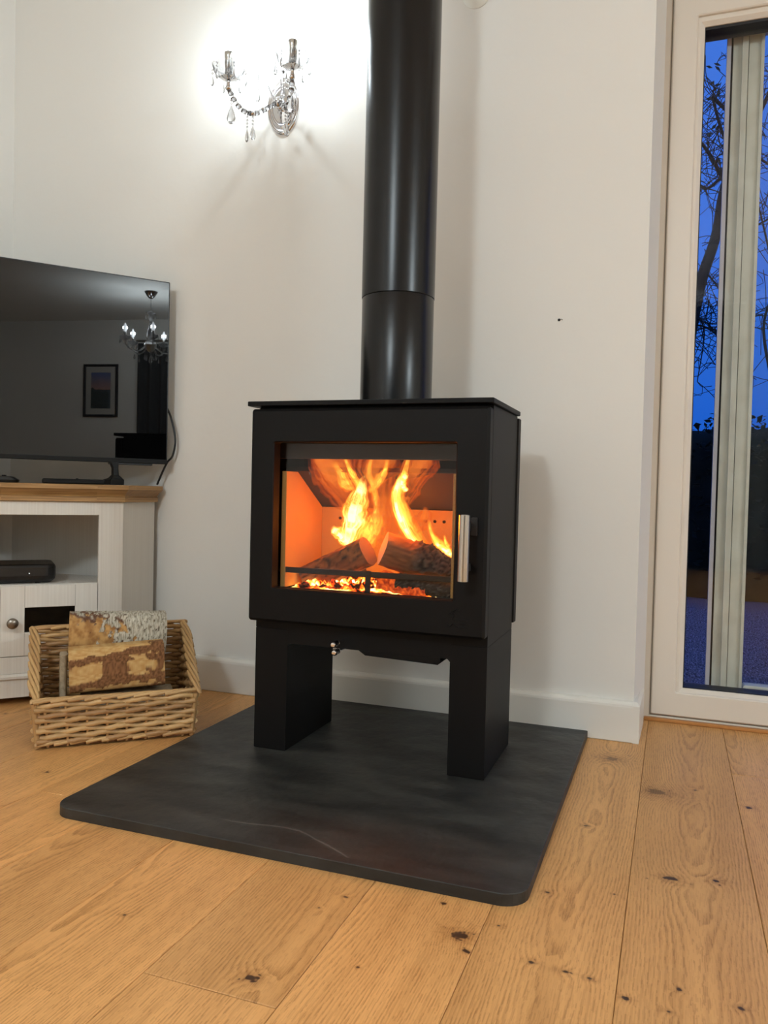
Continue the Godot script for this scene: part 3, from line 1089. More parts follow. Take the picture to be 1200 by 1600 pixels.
# a tongue of flame: lens-shaped in section, solid along its middle and thinning out to its edges
func flame(parent: Node3D, spine: Array, m: Material, alpha: float, bright_base := 1.0) -> void:
	var n := 10
	var seg := 14
	var pts := []
	var wid := []
	for q in spine:
		pts.append(Vector3(q[0], q[1], q[3]))
		wid.append(q[2])
	var fine := curve(pts, n)
	var s := SurfaceTool.new()
	s.begin(Mesh.PRIMITIVE_TRIANGLES)
	s.set_smooth_group(1)
	var grid := []
	var nf := FastNoiseLite.new()
	nf.seed = int(absf(spine[0][0]) * 9000.0) + spine.size()
	nf.frequency = 22.0
	for i in fine.size():
		var f := float(i) / n
		var k := mini(int(f), wid.size() - 2)
		var w: float = lerpf(wid[k], wid[k + 1], f - k)
		var t: Vector3 = (fine[mini(i + 1, fine.size() - 1)] - fine[maxi(i - 1, 0)]).normalized()
		var side := t.cross(Vector3.BACK).normalized()
		var along := float(i) / (fine.size() - 1)
		var row := []
		for j in seg:
			var a := TAU * j / seg
			var c := cos(a)
			var wob := 1.0 + 0.45 * nf.get_noise_2d(along * 0.16, signf(c) * 3.0)
			var p: Vector3 = fine[i] + side * c * w * wob + Vector3(0, 0, sin(a) * w * 0.55)
			var fade := smoothstep(0.0, 0.12, along) * (1.0 - smoothstep(0.70, 1.0, along) * 0.9)
			row.append([p, Color(0, 0, 0, alpha * fade * pow(1.0 - absf(c), 0.55)), Vector2(absf(c), along)])
		grid.append(row)
	for i in grid.size() - 1:
		for j in seg:
			var jj := (j + 1) % seg
			var f := [grid[i][j], grid[i + 1][j], grid[i + 1][jj], grid[i][jj]]
			for q in [0, 2, 1, 0, 3, 2]:
				s.set_color(f[q][1])
				s.set_uv(f[q][2])
				s.add_vertex(f[q][0])
	s.generate_normals()
	var o := MeshInstance3D.new()
	o.name = "flame_tongue"
	o.mesh = s.commit()
	o.material_override = m
	o.position = -parent.position
	parent.add_child(o, true)


func flame_material(mid: Color, edge: Color, energy: float, streak_seed: int) -> StandardMaterial3D:
	var m := StandardMaterial3D.new()
	var n := FastNoiseLite.new()
	n.seed = streak_seed
	n.frequency = 0.02
	n.fractal_octaves = 4
	n.domain_warp_enabled = true
	n.domain_warp_amplitude = 40.0
	n.domain_warp_frequency = 0.012
	var w := 96
	var h := 256
	var em := Image.create(w, h, false, Image.FORMAT_RGB8)
	var al := Image.create(w, h, false, Image.FORMAT_RGBA8)
	for y in h:
		for x in w:
			var u := float(x) / w
			var v := n.get_noise_2d(x * 1.4, y * 0.55)
			em.set_pixel(x, y, mid.lerp(edge, clampf(u * 1.1 - v * 1.1, 0.0, 1.0)))
			al.set_pixel(x, y, Color(0, 0, 0, clampf(0.72 + v * 1.5, 0.0, 1.0)))
	m.albedo_color = Color(1, 1, 1, 1)
	m.albedo_texture = ImageTexture.create_from_image(al)
	m.vertex_color_use_as_albedo = true
	m.transparency = BaseMaterial3D.TRANSPARENCY_ALPHA
	m.roughness = 1.0
	m.metallic_specular = 0.0
	m.emission_enabled = true
	m.emission = Color(0, 0, 0)
	m.emission_texture = ImageTexture.create_from_image(em)
	m.emission_energy_multiplier = energy
	m.texture_repeat = false
	return m


func build_fire(energy: float) -> void:
	var nb := FastNoiseLite.new()
	nb.seed = 14
	nb.frequency = 1.0
	nb.fractal_octaves = 3
	# logs leaning on each other
	var burnt := func(u: float, a: float, p: Vector3) -> Array:
		var v := nb.get_noise_2d(u * 6.0, a * 2.6)
		var c := Color(0.17, 0.06, 0.022).lerp(Color(0.33, 0.13, 0.045), clampf(0.5 + 1.3 * nb.get_noise_2d(u * 3.0, a * 14.0), 0.0, 1.0))
		return [c.lerp(Color(0.03, 0.025, 0.02), clampf(v * 2.0, 0.0, 1.0)), 0.0025 * v]
	var bark := func(u: float, a: float, p: Vector3) -> Array:
		var v := nb.get_noise_2d(u * 14.0, a * 5.0)
		var up := smoothstep(0.1, 0.7, sin(a + 0.5)) * smoothstep(0.30, 0.42, u + 0.06 * v)
		var c := Color(0.19, 0.07, 0.026).lerp(Color(0.36, 0.145, 0.055), clampf(0.5 + 1.2 * nb.get_noise_2d(u * 3.0, a * 16.0), 0.0, 1.0))
		c = c.lerp(Color(0.03, 0.022, 0.018).lerp(Color(0.16, 0.11, 0.08), clampf(0.4 + v * 1.6, 0.0, 1.0)), up)
		return [c, 0.0015 * v + up * (0.006 + 0.012 * maxf(v, -0.2))]
	var char_ := func(u: float, a: float, p: Vector3) -> Array:
		var v := nb.get_noise_2d(u * 16.0, a * 5.0)
		return [Color(0.025, 0.022, 0.02).lerp(Color(0.10, 0.09, 0.085), clampf(v * 1.8, 0.0, 1.0)), 0.004 * v]
	var logs := [
		["burning_log", "rounded burning log leaning in from the left of the fire", log_mesh(0.185, 0.034, 0.026, 2.6, burnt, 40, 40, Color(0.30, 0.17, 0.10)), Vector3(-0.150, 0.405, 0.385), Vector3(0.016, 0.484, 0.418), 0.2],
		["burning_log", "split burning log with bark sloping down to the right of the fire", log_mesh(0.196, 0.034, 0.036, 3.2, bark, 50, 44, Color(0.72, 0.46, 0.27)), Vector3(0.046, 0.496, 0.432), Vector3(0.228, 0.428, 0.335), 0.55],
		["burning_log", "charred black log lying low on the right behind the guard bar", log_mesh(0.15, 0.018, 0.022, 2.4, char_, 40, 36, Color(0.10, 0.07, 0.05)), Vector3(0.115, 0.420, 0.438), Vector3(0.228, 0.405, 0.445), 0.0],
		["burning_log", "charred log lying under the leaning logs at the left", log_mesh(0.15, 0.020, 0.026, 2.4, char_, 36, 32, Color(0.12, 0.07, 0.05)), Vector3(-0.165, 0.408, 0.36), Vector3(-0.04, 0.415, 0.30), 0.0],
	]
	for l in logs:
		var t := thing(l[0], l[1], "log", Vector3.ZERO, 0.0, "logs burning in the stove")
		put(t, "log_wood", l[2], M.vertex)
		aim(t, l[3], l[4], l[5])
	# ember bed
	var e := thing("ember_bed", "glowing orange and white ember bed under the burning logs", "embers", Vector3(0.03, 0.392, 0.37))
	var g := []
	var nx := 90
	var nz := 46
	for i in nx + 1:
		var row := []
		for j in nz + 1:
			var x := -0.165 + 0.39 * i / nx
			var z := 0.275 + 0.183 * j / nz
			var edge := minf(minf(i, nx - i) / 8.0, minf(j, nz - j) / 8.0)
			var lump := absf(nb.get_noise_2d(x * 38.0, z * 38.0)) + 0.5 * absf(nb.get_noise_2d(x * 90.0, z * 90.0))
			row.append(Vector3(x, 0.3922 + 0.024 * lump * minf(edge, 1.0) + 0.006 * minf(edge, 1.0), z))
		g.append(row)
	var s := S()
	for i in nx:
		for j in nz:
			var f := [g[i][j], g[i][j + 1], g[i + 1][j + 1], g[i + 1][j]]
			for q in [0, 2, 1, 0, 3, 2]:
				s.set_uv(Vector2((f[q].x + 0.165) / 0.39, (f[q].z - 0.275) / 0.183))
				s.add_vertex(f[q])
	var em := mat(Color(0.12, 0.10, 0.09), 0.95)
	var hot := Gradient.new()
	hot.offsets = PackedFloat32Array([0.0, 0.30, 0.42, 0.54, 0.68, 1.0])
	hot.colors = PackedColorArray([Color(0, 0, 0), Color(0.08, 0.01, 0.0), Color(0.75, 0.17, 0.02), Color(1, 0.42, 0.08), Color(1, 0.78, 0.40), Color(1, 0.95, 0.85)])
	em.emission_enabled = true
	em.emission = Color(0, 0, 0)
	em.emission_texture = noise_tex(61, 0.035, 256, 4, false, 1.0, hot)
	em.emission_energy_multiplier = 4.5
	wpart(e, "embers", s, em)
	# a split piece glowing through
	var t2 := thing("glowing_log", "split log glowing bright orange low in the middle of the fire", "log", Vector3(0.10, 0.41, 0.43))
	var pale := func(u: float, a: float, p: Vector3) -> Array:
		var v := nb.get_noise_2d(u * 8.0, a * 4.0)
		return [Color(0.35, 0.18, 0.08), 0.002 * v]
	var gm := mat(Color(0.25, 0.12, 0.06), 0.9)
	gm.emission_enabled = true
	gm.emission = Color(0, 0, 0)
	gm.emission_texture = noise_tex(66, 0.02, 256, 4, false, 1.0, two_tone(Color(0.55, 0.10, 0.02), Color(1.0, 0.42, 0.12)))
	gm.emission_energy_multiplier = 1.1
	triplanar(gm, 14.0)
	put(t2, "log_wood", log_mesh(0.12, 0.022, 0.022, 2.6, pale, 30, 28), gm)
	aim(t2, Vector3(0.055, 0.420, 0.425), Vector3(0.165, 0.398, 0.443), 0.3)
	# flames
	var fire := thing("fire", "bright orange and yellow flames rising from the logs inside the stove", "fire", Vector3(0.03, 0.43, 0.36))
	var white := flame_material(Color(1.0, 0.86, 0.52), Color(1.0, 0.52, 0.12), 5.0, 3)
	var yellow := flame_material(Color(1.0, 0.74, 0.26), Color(1.0, 0.42, 0.08), 2.6, 5)
	var orange := flame_material(Color(1.0, 0.50, 0.16), Color(0.90, 0.30, 0.06), 1.15, 7)
	var sheets := [
		[[-0.005, 0.553, 0.0256, 0.37], [-0.02, 0.579, 0.0449, 0.37], [-0.043, 0.623, 0.0576, 0.388], [-0.067, 0.662, 0.0541, 0.419], [-0.097, 0.697, 0.0418, 0.425], [-0.121, 0.733, 0.0228, 0.425]],
		[[-0.063, 0.57, 0.0082, 0.37], [-0.071, 0.607, 0.0196, 0.376], [-0.088, 0.652, 0.0259, 0.411], [-0.107, 0.691, 0.0195, 0.425], [-0.124, 0.733, 0.0098, 0.425]],
		[[0.022, 0.542, 0.0254, 0.37], [0.021, 0.58, 0.0442, 0.37], [0.021, 0.624, 0.05, 0.389], [0.031, 0.661, 0.0553, 0.418], [0.051, 0.701, 0.0516, 0.425], [0.065, 0.733, 0.0273, 0.425]],
		[[0.084, 0.589, 0.0124, 0.37], [0.102, 0.626, 0.0244, 0.391], [0.125, 0.659, 0.0357, 0.417], [0.142, 0.693, 0.0382, 0.425], [0.153, 0.726, 0.0235, 0.425]],
		[[0.02, 0.5, 0.0254, 0.37], [0.032, 0.546, 0.041, 0.37], [0.034, 0.588, 0.0315, 0.37], [0.043, 0.625, 0.0156, 0.39]],
		[[0.055, 0.506, 0.0126, 0.37], [0.06, 0.544, 0.0219, 0.37], [0.056, 0.581, 0.0219, 0.37], [0.057, 0.618, 0.0125, 0.384]],
		[[0.098, 0.519, 0.0124, 0.37], [0.121, 0.549, 0.0214, 0.37], [0.134, 0.57, 0.0168, 0.37], [0.133, 0.588, 0.0046, 0.37]],
	]
	for q in sheets:
		flame(fire, q, orange, 0.75)
	var mids := [
		[[-0.028, 0.486, 0.0226, 0.37], [-0.006, 0.514, 0.032, 0.37], [0.012, 0.55, 0.0239, 0.37], [0.015, 0.58, 0.0111, 0.37], [0.014, 0.609, 0.0048, 0.377]],
		[[-0.018, 0.594, 0.0129, 0.37], [-0.021, 0.634, 0.0112, 0.397], [-0.031, 0.666, 0.0095, 0.421], [-0.049, 0.703, 0.0048, 0.425]],
		[[0.015, 0.587, 0.0111, 0.37], [0.017, 0.629, 0.0094, 0.393], [0.014, 0.66, 0.0078, 0.418], [0.02, 0.689, 0.0062, 0.425], [0.038, 0.718, 0.0031, 0.425]],
		[[-0.037, 0.623, 0.0097, 0.388], [-0.052, 0.638, 0.0193, 0.4], [-0.057, 0.662, 0.016, 0.419], [-0.074, 0.685, 0.0064, 0.425]],
		[[0.145, 0.483, 0.0137, 0.37], [0.114, 0.514, 0.0199, 0.37], [0.088, 0.548, 0.0232, 0.37], [0.072, 0.586, 0.0218, 0.37], [0.071, 0.618, 0.0186, 0.384], [0.089, 0.647, 0.0167, 0.407], [0.103, 0.669, 0.012, 0.424], [0.109, 0.696, 0.0075, 0.425], [0.111, 0.719, 0.003, 0.425]],
		[[0.212, 0.474, 0.0089, 0.37], [0.188, 0.491, 0.012, 0.37], [0.166, 0.507, 0.0121, 0.37], [0.15, 0.53, 0.0076, 0.37], [0.143, 0.559, 0.0023, 0.37]],
		[[0.197, 0.482, 0.0075, 0.37], [0.186, 0.505, 0.0067, 0.37], [0.181, 0.525, 0.0015, 0.37]],
		[[-0.0, 0.617, 0.0096, 0.383], [0.032, 0.644, 0.014, 0.404], [0.054, 0.668, 0.0092, 0.424], [0.059, 0.697, 0.0046, 0.425]],
	]
	for q in mids:
		flame(fire, q, yellow, 0.95)
	var cores := [
		[[-0.051, 0.491, 0.0131, 0.385], [-0.043, 0.517, 0.0227, 0.385], [-0.036, 0.548, 0.0307, 0.385], [-0.03, 0.578, 0.0339, 0.385], [-0.018, 0.609, 0.024, 0.392], [-0.005, 0.634, 0.0127, 0.412], [0.007, 0.655, 0.0031, 0.428]],
		[[-0.043, 0.492, 0.013, 0.385], [-0.059, 0.509, 0.0164, 0.385], [-0.078, 0.523, 0.0148, 0.385], [-0.091, 0.532, 0.005, 0.385]],
		[[0.13, 0.491, 0.0076, 0.385], [0.106, 0.519, 0.0123, 0.385], [0.085, 0.552, 0.014, 0.385], [0.072, 0.586, 0.0125, 0.385], [0.073, 0.618, 0.0108, 0.399], [0.088, 0.645, 0.0076, 0.420], [0.098, 0.662, 0.003, 0.434]],
		[[0.212, 0.476, 0.0059, 0.385], [0.194, 0.488, 0.009, 0.385], [0.175, 0.5, 0.006, 0.385], [0.163, 0.51, 0.003, 0.385]],
		[[0.101, 0.622, 0.0046, 0.402], [0.092, 0.636, 0.0092, 0.413], [0.099, 0.65, 0.0091, 0.425], [0.111, 0.662, 0.0045, 0.434]],
	]
	for q in cores:
		flame(fire, q, white, 1.0)
	omni(fire, Vector3(-0.06, 0.12, 0.03), energy * 0.5, Color(1.0, 0.46, 0.03), 0.03)
	omni(fire, Vector3(0.05, 0.14, 0.03), energy * 0.5, Color(1.0, 0.46, 0.03), 0.03)


# ---------------------------------------------------------------- corner cabinet and what stands on and in it

# outline of the corner unit from above, in its own (x, -z); grown outwards by d on the front and slanted sides
func unit_outline(d: float) -> PackedVector2Array:
	var base := PackedVector2Array([Vector2(-0.325, 0.0), Vector2(0.325, 0.0), Vector2(0.436, 0.106), Vector2(0.045, 0.498), Vector2(-0.060, 0.478), Vector2(-0.418, 0.098)])
	if d == 0.0:
		return base
	var n := inset(base, -d)
	for i in [3, 4]:
		n[i] = base[i]
	# the corners at the walls slide along the walls only
	n[2] = base[2] + Vector2(0.687, -0.727) * d * 1.1
	n[5] = base[5] + Vector2(-0.727, -0.687) * d * 0.6
	return n


func build_cabinet() -> void:
	var t := thing("corner_cabinet", "white corner television cabinet with an oak top and small glazed doors", "cabinet", Vector3(-1.0725, 0.0, 0.413), deg_to_rad(46.6))
	var upx := Transform3D(Basis(Vector3(1, 0, 0), Vector3(0, 0, -1), Vector3(0, 1, 0)), Vector3.ZERO)
	# oak top with a moulded edge
	var s := S()
	loft(s, [[unit_outline(0.008), 0.570], [unit_outline(0.009), 0.571], [unit_outline(0.009), 0.5845], [unit_outline(0.006), 0.5855], [unit_outline(0.008), 0.590], [unit_outline(0.013), 0.596], [unit_outline(0.021), 0.603], [unit_outline(0.024), 0.606], [unit_outline(0.025), 0.607], [unit_outline(0.025), 0.618], [unit_outline(0.0235), 0.6195]], upx)
	part(t, "oak_top", s, M.oak_top, "oak top with a moulded edge")
	var W := M.white_paint as Material
	# front frame
	for e in [[-0.325, -0.258], [0.258, 0.325]]:
		s = S()
		box(s, Vector3(e[0], 0.021, -0.020), Vector3(e[1], 0.570, 0.0), 0.001)
		part(t, "corner_post", s, W)
	s = S()
	box(s, Vector3(-0.2578, 0.531, -0.020), Vector3(0.2578, 0.570, -0.0004), 0.001)
	part(t, "top_rail", s, W)
	s = S()
	prism(s, PackedVector2Array([Vector2(-0.257, 0.012), Vector2(0.257, 0.012), Vector2(0.355, 0.106), Vector2(0.045, 0.44), Vector2(-0.045, 0.44), Vector2(-0.355, 0.106)]), 0.014, 0.0008, upx.translated(Vector3(0, 0.320, 0)))
	part(t, "shelf", s, W)
	s = S()
	box(s, Vector3(-0.2578, 0.0865, -0.020), Vector3(0.2578, 0.1335, -0.001), 0.001)
	part(t, "bottom_rail", s, W)
	# plinth round the front and the slanted sides
	s = S()
	loft(s, [[unit_outline(0.003), 0.021], [unit_outline(0.003), 0.072], [unit_outline(0.0105), 0.0745], [unit_outline(0.0105), 0.081], [unit_outline(0.003), 0.0862]], upx)
	part(t, "plinth", s, W)
	# slanted side panels, seen to the right of the post
	for e in [1.0, -1.0]:
		s = S()
		var a := Vector3(0.325 * e, 0, -0.001)
		var b := Vector3(0.434 * e if e > 0 else -0.417, 0, -0.1045 if e > 0 else -0.0975)
		var dir := (b - a).normalized()
		var inn: Vector3 = Vector3(-dir.z, 0, dir.x) * -e
		var q := [a, b, b + inn * 0.016, a + inn * 0.016]
		for i in 4:
			var j := (i + 1) % 4
			var p0: Vector3 = q[i]
			var p1: Vector3 = q[j]
			if e < 0:
				var w := p0
				p0 = p1
				p1 = w
			quad(s, p0 + Vector3.UP * 0.0865, p1 + Vector3.UP * 0.0865, p1 + Vector3.UP * 0.570, p0 + Vector3.UP * 0.570)
		part(t, "side_panel", s, W)
	# inside: slanted backs, rear board, floor
	s = S()
	var o := unit_outline(0.0)
	for i in [2, 3, 4]:
		var p := Vector3(o[i].x, 0, -o[i].y) * 0.985
		var q := Vector3(o[i + 1].x, 0, -o[i + 1].y) * 0.985
		quad(s, q + Vector3.UP * 0.087, p + Vector3.UP * 0.087, p + Vector3.UP * 0.5695, q + Vector3.UP * 0.5695)
	part(t, "back_board", s, W)
	# two doors: stiles, rails, a glazed upper light and a solid lower panel
	for e in [1.0, -1.0]:
		s = S()
		var x0: float = 0.0025 if e > 0 else -0.2568
		var x1: float = 0.2568 if e > 0 else -0.0025
		var knob_left: bool = e > 0
		var op0: float = x0 + (0.0615 if knob_left else 0.0605)
		var op1: float = x1 - (0.0605 if knob_left else 0.0615)
		ring_prism(s, rrect(x0, 0.1355, x1, 0.3325), rrect(op0, 0.2005, op1, 0.2705), 0.018, 0.001, 0.0015, Transform3D(Basis(), Vector3(0, 0, -0.0185)))
		var dr := part(t, "cabinet_door", s, W)
		# fine joints where the rails meet the stiles
		for x in [op0, op1]:
			for y in [[0.2715, 0.3320], [0.1360, 0.1995]]:
				s = S()
				box(s, Vector3(x - 0.0005, y[0], -0.0012), Vector3(x + 0.0005, y[1], -0.0003))
				part(dr, "frame_joint", s, M.joint)
		s = S()
		box(s, Vector3(op0 - 0.004, 0.197, -0.012), Vector3(op1 + 0.004, 0.274, -0.009))
		part(dr, "door_glass", s, M.cabinet_glass, "dark glass light")
		s = S()
		var kx: float = x0 + 0.0305 if knob_left else x1 - 0.0305
		var fw := Transform3D(Basis(Vector3(1, 0, 0), Vector3(0, 0, 1), Vector3(0, -1, 0)), Vector3(kx, 0.231, -0.0006))
		lathe(s, [Vector2(0.008, 0), Vector2(0.0075, 0.004), Vector2(0.006, 0.012), Vector2(0.0075, 0.016), Vector2(0.0135, 0.0185), Vector2(0.0152, 0.0215), Vector2(0.0148, 0.0245), Vector2(0.0125, 0.0275), Vector2(0.0065, 0.0295), Vector2(0, 0.030)], 28, fw)
		part(dr, "knob", s, M.nickel, "round brushed nickel knob")
	for p in [Vector3(-0.25, 0, -0.05), Vector3(0.25, 0, -0.05), Vector3(0.0, 0, -0.40)]:
		s = S()
		rod(s, p, p + Vector3.UP * 0.022, 0.018, 16, 0.002)
		part(t, "foot", s, M.dark_iron)
	# things in and on it, placed in the cabinet's axes
	var ct := t.transform
	var at := ct * Vector3(0.0, 0.334, -0.085)
	var b := thing("set_top_box", "black rounded set-top box with a tiny white light on the open shelf", "set-top box", at, deg_to_rad(46.6))
	s = S()
	var xz := Transform3D(Basis(Vector3(1, 0, 0), Vector3(0, 0, -1), Vector3(0, 1, 0)), Vector3.ZERO)
	var rr := rrect(-0.148, -0.055, 0.148, 0.10, 0.03, 6)
	loft(s, [[inset(rr, 0.012), 0.003], [inset(rr, 0.002), 0.012], [rr, 0.022], [rr, 0.046], [inset(rr, 0.003), 0.052], [inset(rr, 0.007), 0.055]], xz)
	var sh := part(b, "casing", s, M.black_plastic)
	for x in [-0.1, 0.1]:
		for z in [0.03, -0.07]:
			s = S()
			rod(s, Vector3(x, 0.0, z), Vector3(x, 0.004, z), 0.008, 12)
			part(b, "foot", s, M.satin_plastic)
	s = S()
	ball(s, Vector3(0.076, 0.030, 0.0552), 0.0013, 10)
	part(sh, "indicator_light", s, M.led)
	at = ct * Vector3(0.186, 0.6196, -0.022)
	b = thing("slim_remote", "slim black bar-shaped remote lying on the oak top left of the television foot", "remote", at, deg_to_rad(46.6))
	s = S()
	box(s, Vector3(-0.080, 0.0003, -0.012), Vector3(0.088, 0.0150, 0.018), 0.003, 0.004)
	part(b, "casing", s, M.satin_plastic)
	s = S()
	ball(s, Vector3(0.013, 0.0155, 0.0), 0.004, 12, 0.5)
	part(b, "button", s, M.black_plastic)
	at = ct * Vector3(-0.020, 0.6196, -0.03)
	b = thing("remote_control", "black remote control with rubber buttons at the left end of the oak top", "remote", at, deg_to_rad(40))
	s = S()
	loft(s, [[rrect(-0.09, -0.02, 0.066, 0.02, 0.012), 0.0005], [rrect(-0.09, -0.022, 0.068, 0.022, 0.012), 0.008], [rrect(-0.09, -0.018, 0.054, 0.018, 0.012), 0.017], [rrect(-0.09, -0.016, 0.045, 0.016, 0.012), 0.0185]], xz)
	part(b, "casing", s, M.black_plastic)
	for i in 7:
		for j in 3:
			s = S()
			box(s, Vector3(-0.078 + i * 0.017, 0.018, -0.012 + j * 0.009), Vector3(-0.068 + i * 0.017, 0.0215, -0.006 + j * 0.009), 0.001, 0.002)
			part(b, "button", s, M.satin_plastic)


func build_tv() -> void:
	var ang := deg_to_rad(50.3)
	var corner := Vector3(-0.789, 0.0, 0.050)
	var right := Vector3(cos(ang), 0, -sin(ang))
	var c := corner - right * 0.485
	var t := thing("television", "large flat black television standing on the corner cabinet, screen off", "television", Vector3(c.x, 0.6196, c.z), ang)
	var y0 := 0.0672
	var y1 := 0.6185
	var s := S()
	prism(s, rrect(-0.485, y0, 0.485, y1, 0.003, 3), 0.028, 0.002, Transform3D(Basis(), Vector3(0, 0, -0.028)))
	prism(s, rrect(-0.36, y0 + 0.02, 0.36, y0 + 0.33, 0.02, 4), 0.035, 0.008, Transform3D(Basis(), Vector3(0, 0, -0.060)))
	var shell := part(t, "casing", s, M.black_plastic)
	s = S()
	prism(s, rrect(-0.4815, y0 + 0.0135, 0.4815, y1 - 0.0035), 0.0006, 0.0, Transform3D(Basis(), Vector3(0, 0, -0.0002)))
	part(shell, "screen", s, M.screen, "dark glossy screen")
	s = S()
	box(s, Vector3(-0.484, y0 - 0.0005, -0.010), Vector3(0.484, y0 + 0.0125, 0.0030), 0.0015)
	part(shell, "lower_bezel", s, M.satin_plastic)
	s = S()
	box(s, Vector3(0.315, y0 - 0.006, -0.02), Vector3(0.44, y0, 0.0), 0.001)
	part(shell, "control_strip", s, M.black_plastic)
	for e in [-1.0, 1.0]:
		s = S()
		var x: float = 0.333 * e
		loft(s, [[rrect(x - 0.0195, -0.022, x + 0.0205, 0.085, 0.003, 2), 0.0004], [rrect(x - 0.0195, -0.022, x + 0.0205, 0.085, 0.003, 2), 0.016], [rrect(x - 0.014, -0.018, x + 0.016, 0.04, 0.003, 2), 0.021], [rrect(x - 0.009, -0.014, x + 0.007, 0.020, 0.003, 2), 0.030], [rrect(x - 0.009, -0.010, x + 0.006, 0.020, 0.003, 2), 0.050], [rrect(x - 0.016, -0.008, x + 0.008, 0.022, 0.003, 2), 0.068]], Transform3D(Basis(Vector3(1, 0, 0), Vector3(0, 0, -1), Vector3(0, 1, 0)), Vector3.ZERO))
		part(t, "foot", s, M.satin_plastic)
	# power cable looping out behind the right edge, over the end of the oak top
	var k := thing("power_cable", "black cable looping from behind the television's right edge down to the oak top", "cable", Vector3(-0.80, 0.6196, 0.03))
	s = S()
	var pts := curve([Vector3(-0.815, 0.87, 0.028), Vector3(-0.796, 0.83, 0.024), Vector3(-0.781, 0.765, 0.022), Vector3(-0.788, 0.715, 0.024), Vector3(-0.803, 0.695, 0.028), Vector3(-0.815, 0.670, 0.032), Vector3(-0.832, 0.634, 0.033), Vector3(-0.836, 0.6235, 0.034)], 7)
	tube(s, pts, 0.0034, 8)
	wpart(k, "lead", s, M.black_plastic)


# ---------------------------------------------------------------- log basket

func willow_rod(s: SurfaceTool, pts: Array, r: float, tone: float) -> void:
	var tmp := S()
	s.set_color(Color(0.36, 0.19, 0.075).lerp(Color(0.62, 0.385, 0.165), tone))
	tube(s, pts, r, 7)


